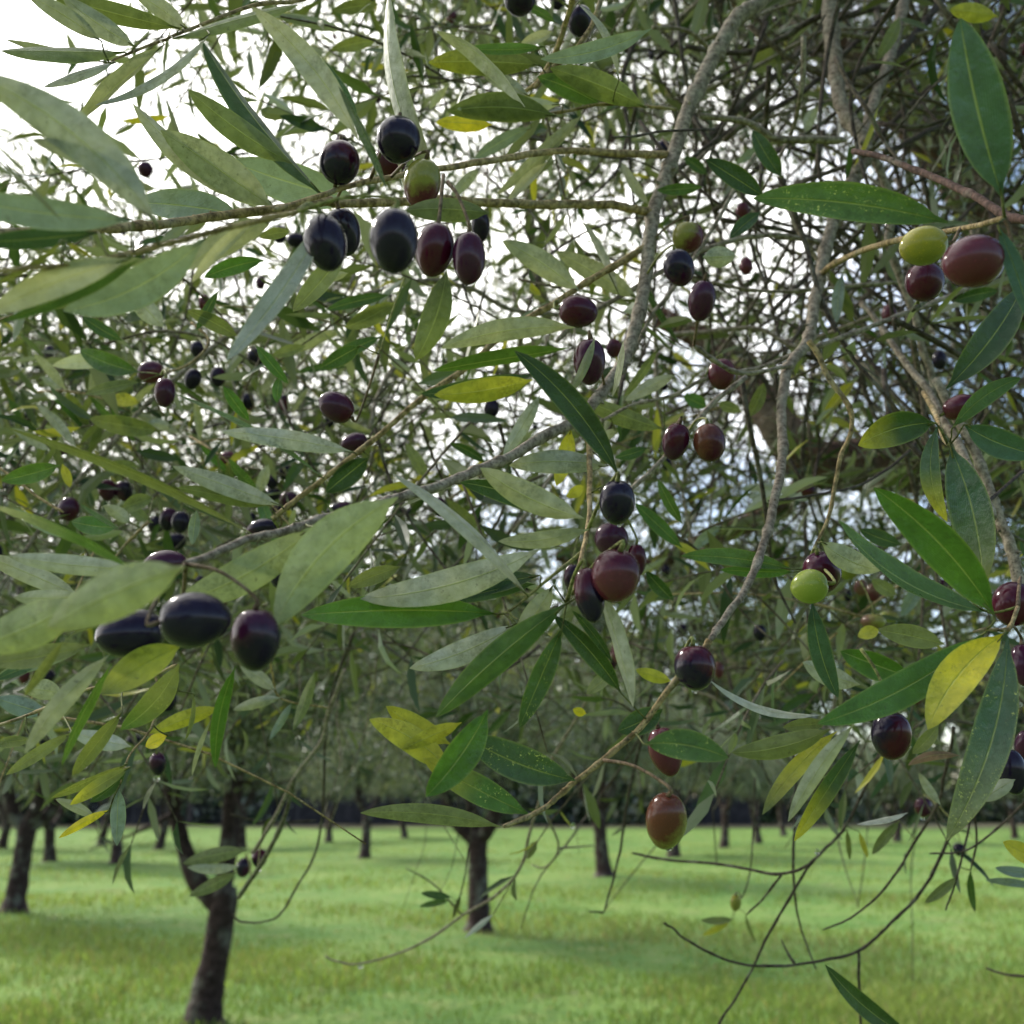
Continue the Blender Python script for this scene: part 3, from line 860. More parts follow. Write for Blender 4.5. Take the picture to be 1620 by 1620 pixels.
GROVE = [
 (322, 1618, T1, 0, 1.0, 'nearest grove tree at left, its dark trunk forked low into two limbs'),
 (20, 1450, T2, .4, 1.0, 'olive tree with dark leaning trunk at the left edge of the grass'),
 (78, 1363, T3, 1.2, 1.0, 'small reddish trunked olive tree right beside the left edge tree'),
 (184, 1369, T4, 2.2, 1.0, 'olive tree with straight dark trunk left of the forked tree'),
 (252, 1343, T3, 3.0, 1.0, 'thin far olive tree just left of the forked tree limbs'),
 (160, 1335, T4, .3, 1.0, 'very thin far olive trunk between the two small left trees'),
 (3, 1343, T3, 2.5, 1.0, 'far olive tree half cut by the left picture edge'),
 (382, 1341, T4, 4.1, 1.1, 'far olive tree just right of the forked tree upright limb'),
 (520, 1331, T3, 5.0, 1.0, 'far dark olive trunk left of the slanting one'),
 (577, 1358, T4, 1.0, 1.0, 'olive tree with slim slanting trunk left of centre'),
 (640, 1326, T3, .2, 1.0, 'tiny far olive trunk between slanting trunk and central trunk'),
 (758, 1467, T2, 2.9, 1.0, 'olive tree with stout straight trunk below the curved leafy tip'),
 (956, 1391, T4, 3.3, 1.05, 'olive tree with reddish trunk right of the stout central one'),
 (1066, 1355, T3, 4.4, 1.15, 'far olive tree behind the hanging brown and green olive'),
 (1146, 1343, T4, 5.5, 1.0, 'far olive tree with flared trunk right of the hanging olive'),
 (1200, 1333, T3, .9, 1.0, 'far olive tree below the cream and yellow drooping leaves'),
 (1240, 1322, T4, 1.9, 1.0, 'farthest thin olive trunk at right before the bare earth strip'),
 (1420, 1334, T3, 2.7, 1.0, 'far olive tree mostly hidden behind the right hanging shoots'),
 (1606, 1326, T4, 3.9, 1.0, 'far olive tree at the right picture edge'),
]
for (x, y, T, rz, s, lab) in GROVE:
    g = ground_at(x, y); plant('olive_tree', T, (g.x, g.y, gz(g.x, g.y)), rz, s, lab)

# ------------------------------------------------------------------ far fence and wood
fy = 80.0
belt = link('belt', None, None, (-12, fy, 0), dict(label='long dark fence along the far side of the grove under the trees', category='belt'))  # near-black panels added to stand in for the tree belt's shaded understory
M_BELT = simple('belt_dark', (.006, .005, .006), .95, 1.6, (.03, .026, .028)); M_BELT_BAR = simple('belt_bar', (.05, .045, .045), .8)
def box(cx, cy, cz, sx, sy, sz):
    v = [(cx+i*sx/2, cy+j*sy/2, cz+k*sz/2) for k in (-1, 1) for j in (-1, 1) for i in (-1, 1)]
    return v, [(0, 2, 3, 1), (4, 5, 7, 6), (0, 1, 5, 4), (2, 6, 7, 3), (0, 4, 6, 2), (1, 3, 7, 5)]
pm = mesh('belt_panel', *box(0, 0, 1.2, 2.42, .05, 2.4), M_BELT, smooth=False)
qm = mesh('belt_bar', *box(0, 0, 1.3, .12, .12, 2.6), M_BELT_BAR, smooth=False)
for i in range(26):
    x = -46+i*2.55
    link('panel', pm, belt, (x, fy+random.uniform(-.03, .03), random.uniform(-.45, .15))); link('bar', qm, belt, (x+1.275, fy, 0))
# wood beyond
def wood(name, x0, x1, y0, h0, h1, n, seed, label, low=0, lh=2.2):
    rng = np.random.default_rng(seed); Bs = []; trunks = []; tf = []; o = 0
    x = x0
    while x < x1:
        yy_ = y0+rng.uniform(0, 9); h = rng.uniform(h0, h1); r = rng.uniform(2.2, 4.2)
        pr = smooth_path([(x, yy_, -.2, .22), (x+rng.normal(0, .3), yy_, h*.5, .16), (x+rng.normal(0, .5), yy_, h*.85, .06)], 8)
        v, f = tube(pr, 6, o); trunks.append(v); tf += f; o += len(v)
        m = int(n*(h/h1)); cc = np.array([x, yy_, h*.58])+unit(rng.normal(0, 1, (26, 3)))*np.array([r, r, h*.40])*rng.uniform(.3, 1, (26, 1))
        Bs.append(cc[rng.integers(0, 26, m)]+rng.normal(0, .55, (m, 3))); x += rng.uniform(2.6, 4.6)
        if low and rng.random() < low: Bs.append(np.array([x, yy_+rng.choice([-1, 3]), lh*rng.uniform(.7, 1.2)])+rng.normal(0, 1, (2600, 3))*np.array([1.7, 1.2, lh*.55]))
    B_ = np.vstack(Bs); B_[:, 2] = np.maximum(B_[:, 2], .5); k = len(B_)
    a, b = leaf_colours(k, 0); 
    v, fs, c1, c2 = leaf_cloud(B_, unit(RNG.normal(0, 1, (k, 3))+np.array([0, 0, -.4])), unit(RNG.normal(0, 1, (k, 3))), RNG.uniform(.4, .8, k), RNG.uniform(.2, .4, k), a*.9, b*.9, fine=False)
    nv = len(v); tv = np.vstack(trunks)
    me = mesh(name, np.vstack([v, tv]), fs+[tuple(i+nv for i in q) for q in tf], M_LEAFM, cols=np.vstack([c1, np.tile((.07, .055, .05, 0), (len(tv), 1))]), cols2=np.vstack([c2, np.tile((.07, .055, .05, 0), (len(tv), 1))]), smooth=False)
    link(name, me, props=dict(kind='stuff', label=label, category='wood'))
wood('far_wood', -62, 22, 77, 17, 32, 8500, 4, 'far pale green wood rising behind the dark fence', 1, 3.6)
wood('far_wood', 21, 66, 90, 17, 30, 8000, 6, 'far wood behind the bare strip at the right with light showing between trunks', .75)

# ------------------------------------------------------------------ the foreground olive tree
TR = link('olive_tree', None, None, (2.5, 3.3, 0), dict(label='olive tree close overhead, its fruiting branches filling the upper picture', category='olive tree'))
def limb(name, rows, n=26, sides=14, colr=(.21, .115, .08), seed=0):
    rng = np.random.default_rng(seed); pr = smooth_path(rows, n); pr[:, 3] *= 1+rng.normal(0, .045, n)
    v, f = tube(pr, sides); at = np.array(rows[0][:3]); link(name, mesh(name, v-at, f, M_TRUNK, cols=np.tile((*colr, 1), (len(v), 1))), TR, at)
def q(x, y, d, r): return (*P(x, y, d), r)
limb('trunk', [(2.5, 3.3, -.1, .30), (2.5, 3.3, .1, .24), (2.45, 3.25, .7, .19), (2.42, 3.2, 1.25, .17), (2.4, 3.15, 1.6, .18)], 20, 18)
limb('limb', [(2.4, 3.15, 1.5, .13), q(1680, 800, 3.0, .09), q(1560, 755, 2.6, .08), q(1420, 735, 2.4, .07), q(1290, 735, 2.3, .058), q(1245, 690, 2.3, .05), q(1205, 635, 2.35, .042), q(1150, 560, 2.5, .036), q(1040, 500, 2.6, .028)], seed=2)
limb('limb', [(2.4, 3.15, 1.55, .12), (2.3, 2.9, 2.2, .09), (1.9, 2.3, 2.9, .07), (1.3, 1.7, 3.15, .05), q(1500, -420, 1.25, .028), q(1450, -500, 1.1, .018)], seed=3)
limb('limb', [(2.4, 3.15, 1.5, .12), (2.2, 3.2, 2.3, .09), (1.3, 2.6, 3.5, .07), (.3, 2.0, 3.6, .05), (-.7, 1.7, 3.4, .03), (-1.5, 1.5, 3.1, .014)], seed=4)
limb('limb', [q(1290, 735, 2.6, .03), q(1240, 800, 2.5, .026), q(1130, 850, 2.4, .024), q(1000, 900, 2.3, .016), q(880, 880, 2.25, .01)], seed=5)

BRN = {}; PTS = []           # every branch point: x, y, depth, name
def add_branch(name_, colr, w0, w1, d0, d1, pts):
    if d0 == '*':
        x, y = pts[0]; d0 = min(PTS, key=lambda p: (p[0]-x)**2+(p[1]-y)**2)[2]
    if d1 == '*':
        x, y = pts[-1]; d1 = min(PTS, key=lambda p: (p[0]-x)**2+(p[1]-y)**2)[2]
    d0 = float(d0); d1 = float(d1)
    seg = [0.]
    for a, b in zip(pts, pts[1:]): seg.append(seg[-1]+math.dist(a, b))
    rows = [(x, y, d0+(d1-d0)*s/seg[-1], w0+(w1-w0)*s/seg[-1]) for (x, y), s in zip(pts, seg)]
    n = max(10, int(seg[-1]/9)); pr = smooth_path(rows, n)
    rng = np.random.default_rng(len(BRN)+11)
    jit = rng.normal(0, 1.5 if colr == 'd' else .9, (n, 2)); jit = (jit+np.roll(jit, 1, 0)+np.roll(jit, 2, 0))/3; pr[:, :2] += jit*min(1, w0/9)
    W3 = np.array([(*P(a, b, c), dd*.5*c/F) for a, b, c, dd in pr])
    kn = rng.random(n) < .14; W3[:, 3] *= 1+rng.normal(0, .035, n)+kn*rng.uniform(.1, .34, n)
    at = W3[0, :3].copy(); W3[:, :3] -= at
    if d1 != 0 and name_ not in ('b2', 'main', 'b4'): W3[-1, 3] *= .6
    sides = 12 if w0 > 10 else 8
    v, f = tube(W3, sides); AV, AF = [v], list(f); nv = len(v)
    for _ in range(int(seg[-1]/34)):          # stubs of fallen stalks and buds
        i = rng.integers(1, n-1); c0 = W3[i, :3]; tg = unit(W3[i+1, :3]-W3[i-1, :3]); dr = unit(np.cross(tg, rng.normal(0, 1, 3))+tg*.4)
        r = W3[i, 3]; l = r*rng.uniform(1.1, 1.7)
        sv, sf = tube(np.array([(*c0, r*.42), (*(c0+dr*l*.7), r*.30), (*(c0+dr*l), r*.12)]), 6, nv); AV.append(sv); AF += sf; nv += len(sv)
    v = np.vstack(AV); c3 = BCOL[colr]
    cols = np.tile((*c3, 1.), (len(v), 1)); cols[:, :3] *= rng.uniform(.9, 1.1)
    if name_ == 'main':                        # the young tip is tan green
        pass
    nm = 'branch' if w0 > 8.5 else 'twig'
    o = link(nm, mesh(nm, v, AF, M_BARK, cols=cols), TR, at)
    BRN[name_] = o
    for a, b, c, dd in pr: PTS.append((a, b, c, name_))
for line in BR.strip().splitlines():
    s = line.split(); add_branch(s[0], s[1], float(s[2]), float(s[3]), s[4], s[5], [tuple(map(float, p.split(','))) for p in s[6:]])
PA = np.array([(a, b, c) for a, b, c, _ in PTS]); PN = [n for *_, n in PTS]

# ------------------------------------------------------------------ leaves one by one
M_STALK = bark_material('stalk_skin', 300, .0002, .1)
NT = 15; CR = (-1, -.55, 0, .55, 1)
def build_leaf(B, T, width, face, ca, cb, bend, curl, roll, spots, stalk=None, parent=None, seed=0, label=None):
    rng = np.random.default_rng(seed)
    B = np.array(B); T = np.array(T); a = T-B; Ln = np.linalg.norm(a); a = a/Ln
    vw = unit(np.array(EYE)-(B+T)/2); s = unit(np.cross(a, vw)); n = np.cross(s, a)
    cr, sr = math.cos(roll), math.sin(roll); s2 = s*cr+n*sr; n2 = n*cr-s*sr
    if face == 'd': n2 = -n2; s2 = -s2
    t0 = .05; V = []; UV = []; F_ = []; hw = width/2
    fold = rng.uniform(.12, .42); wav = rng.uniform(.01, .05); wp = rng.uniform(0, 6); tipc = rng.normal(0, .05)
    fa = 1 if face == 'u' else -1
    for i in range(NT):
        t = i/(NT-1); tt = max(0., (t-t0)/(1-t0)); wd = hw*max(.035, (4*tt*(1-tt))**.72*(1.06-.18*(tt-.42)))
        if i == NT-1: wd = hw*.03
        c = B+a*Ln*t+s*(bend*Ln*4*t*(1-t))+n2*(curl*Ln*4*t*(1-t)+tipc*Ln*t**3)
        for u in CR:
            V.append(c+s2*u*wd*(1-.06*fold)+n2*(abs(u)**1.3*fold*wd*(1-.3*t)+math.sin(t*17+wp+u)*wav*wd*abs(u))); UV.append((u, t))
    for i in range(NT-1):
        for k in range(4):
            p = i*5+k; F_.append((p, p+1, p+6, p+5))
    c1 = np.ones((len(V), 4)); c2 = np.ones((len(V), 4)); tt = np.array([uv[1] for uv in UV])[:, None]
    vis = np.array(ca)*(1-np.clip((tt-.45)/.5, 0, 1))+np.array(cb)*np.clip((tt-.45)/.5, 0, 1)
    vis = vis*rng.uniform(.88, 1.12)
    if face == 'u': c1[:, :3] = vis; c2[:, :3] = vis*.35+np.array([.2, .225, .17])
    else: c2[:, :3] = vis; c1[:, :3] = vis*.3+np.array([.025, .05, .005])
    c1[:, 3] = 1 if spots else 0
    nv = len(V); V = np.array(V); AV = [V]
    if stalk is not None and np.linalg.norm(np.array(stalk)-B) > .004:
        st = np.array(stalk); r = max(.0004, width*.03)
        mid = (st+B)/2+n*.002
        sv, sf = tube(smooth_path([(*st, r*1.3), (*mid, r), (*B, r), (*(B+a*Ln*.10), r*.8)], 7), 5, nv)
        AV.append(sv); nblade = len(F_); F_ += sf; col = np.tile((.15, .165, .055, 1), (len(sv), 1)); c1 = np.vstack([c1, col]); c2 = np.vstack([c2, col]); UV += [(.5, .5)]*len(sv)
    V = np.vstack(AV)
    me = mesh('leaf', V-B, F_, M_LEAF, cols=c1, cols2=c2, uv=UV)
    if len(F_) > (NT-1)*4: me.materials.append(M_STALK); me.polygons.foreach_set('material_index', [0]*((NT-1)*4)+[1]*(len(F_)-(NT-1)*4))
    o = link('leaf', me, parent, B)
    if label: o['label'] = label
    return o
# check orientation of the template once: front must be the upper face
S = 560/1620
panel = (0, 0); nleaf = 0
for line in LV.strip().splitlines():
    if line[0] == '@': a, b = line[1:].split(); panel = (float(a), float(b)); continue
    s = line.split(); bx, by, tx, ty, wd = [float(q_)*S for q_ in s[:5]]; bx += panel[0]; tx += panel[0]; by += panel[1]; ty += panel[1]
    face = s[5]; cc = s[6].split('>'); opt = {'b': None, 'D': None, 'o': None, 't': None}; spots = False
    for q_ in s[7:]:
        if q_ == 's': spots = True
        else: k, v_ = q_.split('='); opt[k] = float(v_)
    ln = math.hypot(tx-bx, ty-by)
    dp = np.hypot(PA[:, 0]-bx, PA[:, 1]-by); 
    tgt = opt['D'] if opt['D'] else None
    if tgt is None:
        i = int(dp.argmin()); d = PA[i, 2]+(opt['o'] or 0)*.01
    else:
        i = int((dp+900*np.abs(np.log(PA[:, 2]/tgt))).argmin()); d = tgt
        if dp[i] < 50 and abs(PA[i, 2]-tgt) < .05: d = .5*PA[i, 2]+.5*tgt
    rng = random.Random(nleaf*13+5)
    br = PTS[i]; stalk = None
    if dp[i] < 60 and abs(br[2]-d) < .07: stalk = P(*br[:3])
    d2 = d+rng.uniform(-.22, .22)*ln*d/F
    if opt['t']: d2 = opt['t']
    c1_, c2_ = LC[cc[0]], LC[cc[-1]]
    lab = None
    if cc[0] in 'yY': lab = 'yellowing leaf'
    elif cc[-1] in 'yY' and len(cc) > 1: lab = 'leaf turning yellow at its tip'
    elif cc[0] == 'r': lab = 'pinkish brown dry leaf'
    elif spots: lab = 'leaf speckled with pale flecks'
    narrow = wd/ln < .13
    roll = R(rng.uniform(45, 62))*rng.choice((-1, 1)) if narrow else R(rng.uniform(-22, 22))
    build_leaf(P(bx, by, d), P(tx, ty, max(.2, d2)), wd*d/F/math.cos(roll), face, c1_, c2_, opt['b'] if opt['b'] is not None else rng.uniform(-.04, .04), rng.uniform(-.05, .05), roll, spots, stalk, BRN[br[3]], nleaf, lab)
    nleaf += 1

# ------------------------------------------------------------------ olives one by one
def olive_mesh(ax, ln, wd, ca, cb, sharp, seed):
    rng = np.random.default_rng(seed); NR, NS = 18, 20
    ax = unit(np.array(ax)); s = unit(np.cross(ax, [.2, .9, .1])); b = np.cross(ax, s); V = []; al = []
    g = unit(rng.normal(0, 1, 3)); pt = rng.uniform(0, .05)
    for i in range(NR+1):
        th = math.pi*i/NR; z = math.cos(th); r = math.sin(th)
        z_ = z*(1-.10*math.exp(-((1-z)/.05)))            # dimple where the stalk enters
        z_ -= pt*max(0, -z)**6
        r_ = r*(1+.04*z)
        for k in range(NS):
            an = 2*math.pi*k/NS; V.append(ax*z_*ln/2+(s*math.cos(an)+b*math.sin(an))*r_*wd/2*(1+.015*math.sin(3*an+seed)))
            al.append(.5+.5*float(np.dot(unit(V[-1]), g)))
    V = np.array(V); F_ = [(i*NS+k, (i+1)*NS+k, (i+1)*NS+(k+1) % NS, i*NS+(k+1) % NS) for i in range(NR) for k in range(NS)]
    c1 = np.ones((len(V), 4)); c1[:, :3] = ca; c1[:, 3] = np.array(al)*(1.2 if ca != cb else .4)-.1; c2 = np.ones((len(V), 4)); c2[:, :3] = cb
    return mesh('olive', V, F_, M_OLIVE, cols=c1, cols2=c2)
OLIVES = []; no_ = 0
for line in OL.strip().splitlines():
    if line[0] == '@': a, b = line[1:].split(); panel = (float(a), float(b)); continue
    s = line.split(); cx, cy, ln, wd = [float(q_)*S for q_ in s[:4]]; cx += panel[0]; cy += panel[1]
    an = R(float(s[4])); ka, kb = s[5], s[6]; off = float(s[8])*.01
    rng = random.Random(no_*7+1); size = .0225*rng.uniform(.94, 1.06)
    ds = size*F/max(ln, wd); ds = min(ds, 1.7)
    dp = np.hypot(PA[:, 0]-cx, PA[:, 1]-cy); i = int((np.maximum(dp-ln*.6, 0)+700*np.abs(np.log(PA[:, 2]/ds))).argmin()); br = PTS[i]
    ok = .62 < br[2]/ds < 1.6 and dp[i]*br[2]/F < .04+ln*.5*br[2]/F
    d = br[2]*min(1.1, max(.92, ds/br[2])) if ok else ds
    d += off-(.004 if ok and dp[i] < ln*.5 else 0)
    C = P(cx, cy, d); L3, W3 = ln*d/F, wd*d/F
    up = np.array(P(cx+math.sin(an)*50, cy-math.cos(an)*50, d))-np.array(C); up = unit(up+unit(np.array([0, 1, 0]))*np.linalg.norm(up)*rng.uniform(-.3, .3))
    B3 = np.array(P(*br[:3]))
    if ok and abs(math.degrees(an)) > 45 and np.dot(B3-np.array(C), up) < 0: up = -up
    par = BRN[br[3]]
    o = link('olive', olive_mesh(up, L3, W3, OC[ka], OC[kb], 0, no_), par, C)
    lab = {'o': 'ripening green olive tinged with red', 'y': 'yellow green olive', 'l': 'bright green unripe olive', 'r': 'brownish olive'}.get(ka)
    if lab: o['label'] = lab
    top = np.array(C)+up*L3*.46
    if ok: end = B3
    else: end = top+up*.02+np.array([rng.uniform(-.01, .01), .015, .012])
    mid = (top+up*.006+end)/2+np.array([0, 0, .002]); r = min(.0008, .0010*d/.5)
    pr = smooth_path([(*top, r*1.5), (*(top+up*.004), r), (*mid, r), (*end, r*1.25)], 12)
    sv, sf = tube(pr-np.array([*top, 0]), 6); sc3 = (.26, .27, .10) if rng.random() < .6 else (.20, .14, .09)
    link('stalk', mesh('stalk', sv, sf, M_STALK, cols=np.tile((*sc3, 1), (len(sv), 1))), par, top)
    OLIVES.append((cx, cy, ln, wd, d, C, L3, W3, up)); no_ += 1

# ------------------------------------------------------------------ water drops
def drop(x, y, d, r, label):
    V = []; F_ = []; NR, NS = 8, 10
    for i in range(NR+1):
        th = math.pi*i/NR; z = math.cos(th); rr = math.sin(th)*(1 if z < 0 else (1-.35*z))
        for k in range(NS): an = 2*math.pi*k/NS; V.append((rr*r*math.cos(an), rr*r*math.sin(an), z*r*(1.25 if z > 0 else 1)))
    F_ = [(i*NS+k, (i+1)*NS+k, (i+1)*NS+(k+1) % NS, i*NS+(k+1) % NS) for i in range(NR) for k in range(NS)]
    link('water_drop', mesh('water_drop', V, F_, M_WATER), None, P(x, y, d), dict(label=label, category='water drop', group='water drops on fruit and twigs'))
def near_olive(x, y): return min(OLIVES, key=lambda o: math.hypot(o[0]-x, o[1]-y))
for (ox, oy, x, y, rp, lab) in [
    (1053, 1298, 1059, 1341, 6, 'water drop hanging from the brown green olive at lower centre'),
    (249, 1208, 248, 1231, 5, 'water drop under the small lone olive at lower left'),
    (622, 382, 615, 432, 6, 'water drop under the large blue black olive'),
    (741, 408, 738, 449, 4, 'water drop at the tip of the rightmost purple olive of the top cluster'),
    (1410, 1163, 1411, 1199, 6, 'water drop beneath the dark maroon olive by the yellow leaf'),
    (1110, 475, 1111, 504, 4, 'water drop below the small purple olive hanging alone near top right'),
    (1100, 1056, 1099, 1093, 5, 'water drop below the dark olive at the bend of the curved twig'),
    (1461, 1277, 1460, 1294, 4, 'water drop under the maroon olive among the lower right shoots'),
    (1201, 1000, 1204, 1013, 4, 'water drop under the small black olive right of centre'),
    (411, 1358, 408, 1376, 5, 'water drop under the right one of the two low left olives'),
    (979, 793, 980, 831, 4, 'water drop between the glossy black olive and the maroon one below')]:
    o = near_olive(ox, oy); drop(x, y, o[4], rp*o[4]/F/1.0, lab)
for (x, y, rp, lab) in [(570, 1528, 5, 'water drop hanging on the long bare curved twig at lower left centre'), (906, 1307, 5, 'bright water drop before the dark fence near the central twigs'), (1293, 1348, 5, 'water drop on the bare diagonal twig at right'), (1116, 777, 4, 'water drop at the end of a thin dark twig right of centre')]:
    i = int(np.hypot(PA[:, 0]-x, PA[:, 1]-y).argmin()); drop(x, y, PA[i, 2], rp*PA[i, 2]/F/1.2, lab)

# ------------------------------------------------------------------ the mass of the crown
DG = np.array([
 [0, 0, .5, .8, .8, 1, 1, .9, .9, .9, .9], [0, 0, .06, .6, .7, .85, .8, .5, .5, .7, .8], [.6, .6, .55, .5, .42, .5, .3, .25, .35, .6, .9],
 [1.2, 1.2, 1.1, .95, .6, .65, .5, .45, .6, .8, .9], [1.3, 1.3, 1.2, 1.1, 1, .95, 1, 1.1, 1.1, 1.1, 1.1], [1.1, 1.1, 1, .8, .6, .65, .85, 1.1, 1.1, 1.1, 1.1],
 [1, .95, .55, .12, .10, .15, .5, .7, .7, .8, .8], [.12, .15, .02, 0, 0, 0, .04, .12, .2, .3, .4], [0]*11])
def dens(x, y):
    u = np.clip(x/180, 0, 9.99); v_ = np.clip(y/180, 0, 7.99); i = u.astype(int); j = v_.astype(int); a = u-i; b = v_-j
    return (DG[j, i]*(1-a)+DG[j, i+1]*a)*(1-b)+(DG[j+1, i]*(1-a)+DG[j+1, i+1]*a)*b
def clump(x, y, k):
    return .5+.28*np.sin(x/73+k)*np.sin(y/61+2*k)+.28*np.sin(x/131-y/97+3*k)
def place(n, d0, d1, ymax, k, gain=1., x0=-260, x1=1880, y0=-240):
    X = RNG.uniform(x0, x1, n); Y = RNG.uniform(y0, ymax, n)
    p = dens(X, Y)*gain*np.clip(clump(X, Y, k)+.35, .1, 1.2); m = RNG.random(n) < p
    if d0 < 2.4: m &= ~((X > 1120) & (X < 1560) & (Y > 600) & (Y < 820) & (RNG.random(n) < .65))
    X, Y = X[m], Y[m]; D = RNG.uniform(d0, d1, len(X))
    return np.array([P(a, b, c) for a, b, c in zip(X, Y, D)])
def shoots(C, length, nl, leaf_len, wfac=.17):
    """leafy shoots that start at points C: returns leaf arrays and twig rows"""
    n = len(C); sgn = RNG.choice([-1, 1], n, p=[.6, .4])
    d = unit(np.c_[sgn*RNG.uniform(.3, 1, n), RNG.normal(0, .45, n), RNG.normal(-.25, .45, n)])
    ln = length*RNG.uniform(.6, 1.4, n); dr = RNG.uniform(.0, .35, n)
    K = np.linspace(0, 1, 5); path = C[:, None]+d[:, None]*(ln[:, None]*K[None])[:, :, None]; path[:, :, 2] -= (dr*ln)[:, None]*K[None]**2
    t = np.tile(np.repeat(np.linspace(.08, 1, nl//2), 2), n); k = np.repeat(np.arange(n), nl//2*2); m = len(k)
    Bp = C[k]+d[k]*(ln[k]*t)[:, None]; Bp[:, 2] -= dr[k]*ln[k]*t**2
    side = unit(np.cross(d[k], unit(RNG.normal(0, .35, (n, 3))+np.array([0, .55, .8]))[k])); sg = np.tile([1, -1], m//2)[:, None]
    D = unit(d[k]*(.35+1.1*t[:, None]**3)+side*sg*.8+RNG.normal(0, .28, (m, 3))+np.array([0, 0, -.12]))
    Nn = unit(RNG.normal(0, .75, (m, 3))+np.array([0, -.1, .75]))
    L_ = leaf_len*RNG.uniform(.65, 1.2, m)*(1-.3*t); W_ = L_*wfac*RNG.uniform(.8, 1.3, m)
    keep = RNG.random(m) < .86
    return Bp[keep], D[keep], Nn[keep], L_[keep], W_[keep], path, k[keep]
def twig_mesh(path, r0, sides=4):
    V = []; F_ = []; o = 0
    for p in path:
        n = len(p); rows = np.c_[p, np.linspace(r0, r0*.45, n)*RNG.uniform(.8, 1.4)]
        v, f = tube(rows, sides, o); V.append(v); F_ += f; o += len(v)
    return np.vstack(V), F_
# near shoots: their leaves and twigs are separate parts
nearC = [(60, 620, .95), (300, 690, .9), (430, 560, 1.0), (150, 870, .8), (480, 700, .85), (90, 480, 1.05), (330, 500, 1.1), (560, 520, .95), (1150, 640, 1.0), (1500, 880, .95), (1380, 980, .9), (60, 1130, .6)]
near_leaves = 0
for (x, y, d) in nearC:
    c = np.array([P(x, y, d)]); Bp, D, Nn, L_, W_, path, _ = shoots(c, .16, 10, .062)
    v, f = twig_mesh(path, .0011, 6); tw = link('twig', mesh('twig', v-c[0], f, M_BARK, cols=np.tile((*BCOL['t'], 1), (len(v), 1))), TR, c[0])
    for b_, dd, nn, l, w_ in zip(Bp, D, Nn, L_, W_):
        if nleaf+near_leaves >= 298: break
        fc = 'u' if np.dot(nn, unit(np.array(EYE)-b_)) > 0 else 'd'
        ck = random.choice(['g', 'o', 'o', 'e', 'd', 'b'] if fc == 'u' else ['G', 'G', 'o', 'W', 'p'])
        build_leaf(b_, b_+dd*l, w_, fc, LC[ck], LC[ck], random.uniform(-.05, .05), random.uniform(-.06, .06), R(random.uniform(-50, 50)), False, None, tw, 900+near_leaves); near_leaves += 1
# wandering bare twigs through the crown
def wander(n, d0, d1, x0, x1, y0, y1, px, w_):
    out = []
    for _ in range(n):
        x, y, d = RNG.uniform(x0, x1), RNG.uniform(y0, y1), RNG.uniform(d0, d1); an = RNG.choice([RNG.normal(-.65, .35), RNG.normal(.5, .4), RNG.normal(1.5, .3)]); l = px*RNG.uniform(.5, 1.5)
        rows = []
        for k in range(6):
            rows.append((*P(x, y, d), w_*RNG.uniform(.9, 1.1)*(1-k*.12)*1.0)); an += RNG.normal(0, .22); x += math.cos(an)*l/5; y += math.sin(an)*l/5; d *= RNG.uniform(.96, 1.04)
        out.append(smooth_path(rows, 14))
    return out
W = wander(45, .75, 1.1, 1020, 1700, -120, 620, 420, .0026)+wander(30, .8, 1.3, 560, 1060, 100, 900, 340, .0018)+wander(300, 1.0, 2.2, 1000, 1750, -150, 640, 420, .0030)+wander(130, 1.0, 2.4, 450, 1100, -100, 1050, 300, .0018)+wander(160, 1.1, 2.6, 1000, 1700, 450, 1160, 300, .0022)+wander(80, .9, 1.8, -100, 600, 330, 1050, 300, .0015)+wander(34, 1.1, 2.0, 520, 1200, 960, 1180, 240, .0010)+wander(20, 1.6, 2.4, -20, 420, 150, 300, 200, .0010)
V = []; F_ = []; o = 0
for r in W:
    v, f = tube(r, 5, o); V.append(v); F_ += f; o += len(v)
V = np.vstack(V); cc = np.repeat(np.array([(*random.choice([BCOL['g'], BCOL['d'], BCOL['d'], (.15, .12, .09)]), 1) for _ in W]), 14*5, axis=0)
link('twigs', mesh('twigs', V, F_, M_BARK, cols=cc), TR, (0, 0, 0), dict(kind='stuff'))
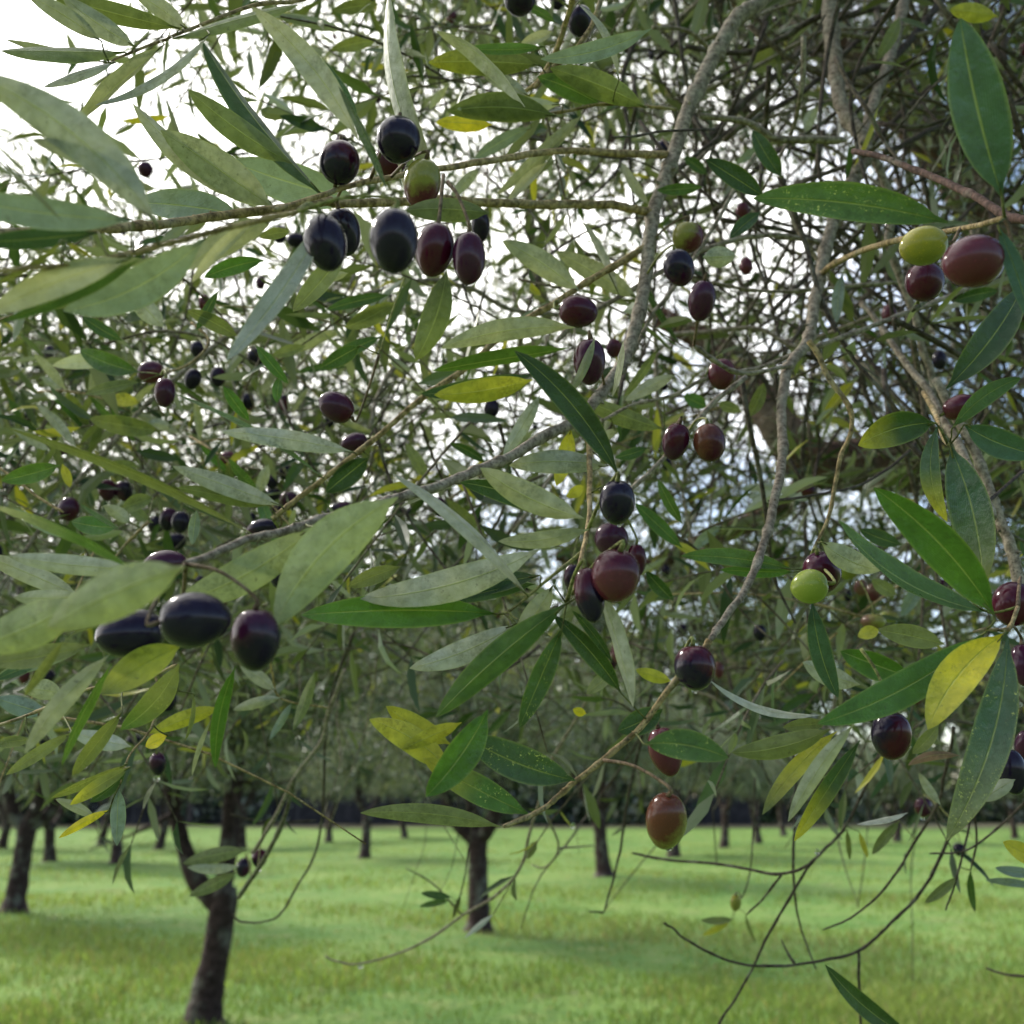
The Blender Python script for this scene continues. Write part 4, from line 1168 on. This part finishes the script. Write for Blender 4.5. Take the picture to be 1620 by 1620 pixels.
# leafy mass, near to far
LAY = [('a', 700, .8, 1.35, 1200, 1, .62, .15, 12, .062), ('b', 2600, 1.3, 2.2, 1180, 2, .66, .17, 12, .062), ('c', 7500, 2.2, 3.6, 1080, 3, .7, .20, 12, .066), ('d', 11500, 3.6, 5.6, 1070, 4, .7, .26, 12, .072)]
VV = []; FF = []; C1 = []; C2 = []; TV = []; TF = []; o = 0; to = 0
for (nm, n, d0, d1, ymax, k, gain, ln, nl, ll) in LAY:
    C = place(n, d0, d1, ymax, k, gain)
    # the tall far layers would come down to the ground behind: keep them above head height
    C = C[C[:, 2] > 1.75] if nm in 'cd' else C
    Bp, D, Nn, L_, W_, path, _ = shoots(C, ln, nl, ll); a, b = leaf_colours(len(Bp))
    v, f, c1, c2 = leaf_cloud(Bp, D, Nn, L_, W_, a, b, fine=nm in 'ab')
    VV.append(v); FF += [tuple(i+o for i in q_) for q_ in f]; C1.append(c1); C2.append(c2); o += len(v)
    v, f = twig_mesh(path, .0012 if nm in 'ab' else .0018); TV.append(v); TF += [tuple(i+to for i in q_) for q_ in f]; to += len(v)
    if nm == 'a':                                # the crown goes on overhead and behind the camera
        K = np.c_[RNG.uniform(-3.2, 3.2, 9000), RNG.uniform(-2.2, 2.6, 9000), RNG.uniform(2.1, 3.7, 9000)]
        u_, v__, w__ = K[:, 0], K[:, 1], K[:, 2]-1.5; dd = v__*CP+w__*SP; px_ = 810+u_/np.maximum(dd, .01)*F; py_ = 810-(-v__*SP+w__*CP)/np.maximum(dd, .01)*F
        seen = (dd > 0) & (px_ > -330) & (px_ < 1950) & (py_ > -330)
        K = K[~seen & (RNG.random(9000) < .55+.5*np.sin(K[:, 0]*3.1)*np.sin(K[:, 1]*2.7+1))]
        Bp, D, Nn, L_, W_, path, _ = shoots(K, .2, 12, .075); a, b = leaf_colours(len(Bp))
        v, f, c1, c2 = leaf_cloud(Bp, D, Nn, L_, W_, a, b, fine=False)
        VV.append(v); FF += [tuple(i+o for i in q_) for q_ in f]; C1.append(c1); C2.append(c2); o += len(v); print('overhead', len(K))
    print('layer', nm, len(C), 'shoots', len(Bp), 'leaves')
link('foliage', mesh('foliage', np.vstack(VV), FF, M_LEAFM, cols=np.vstack(C1), cols2=np.vstack(C2), smooth=False), TR, (0, 0, 0), dict(kind='stuff'))
V = np.vstack(TV); link('fine_twigs', mesh('fine_twigs', V, TF, M_BARK, cols=np.tile((.16, .13, .09, 1), (len(V), 1))), TR, (0, 0, 0), dict(kind='stuff'))
# far olives in the mass
VO = []; FO = []; CO = []; o = 0
base = olive_mesh((0, 0, 1), .02, .016, OC['K'], OC['P'], 0, 1); bv = np.array([v.co[:] for v in base.vertices])[::1]; 
NR, NS = 6, 8; bv = np.array([(math.sin(math.pi*i/NR)*.0075*math.cos(2*math.pi*k/NS), math.sin(math.pi*i/NR)*.0075*math.sin(2*math.pi*k/NS), math.cos(math.pi*i/NR)*.0105) for i in range(NR+1) for k in range(NS)])
bf = [(i*NS+k, (i+1)*NS+k, (i+1)*NS+(k+1) % NS, i*NS+(k+1) % NS) for i in range(NR) for k in range(NS)]
for c in np.vstack([place(150, .9, 1.6, 1150, 1, .8), place(420, 1.6, 3.2, 1080, 2, .8)]):
    VO.append(bv+c); FO += [tuple(i+o for i in q_) for q_ in bf]; o += len(bv); CO.append(np.tile((*OC[random.choice('KKPm')], .5), (len(bv), 1)))
CO = np.vstack(CO); link('small_olives', mesh('small_olives', np.vstack(VO), FO, M_OLIVE, cols=CO, cols2=CO), TR, (0, 0, 0), dict(kind='stuff'))
print('leaves', nleaf, near_leaves, 'olives', no_)
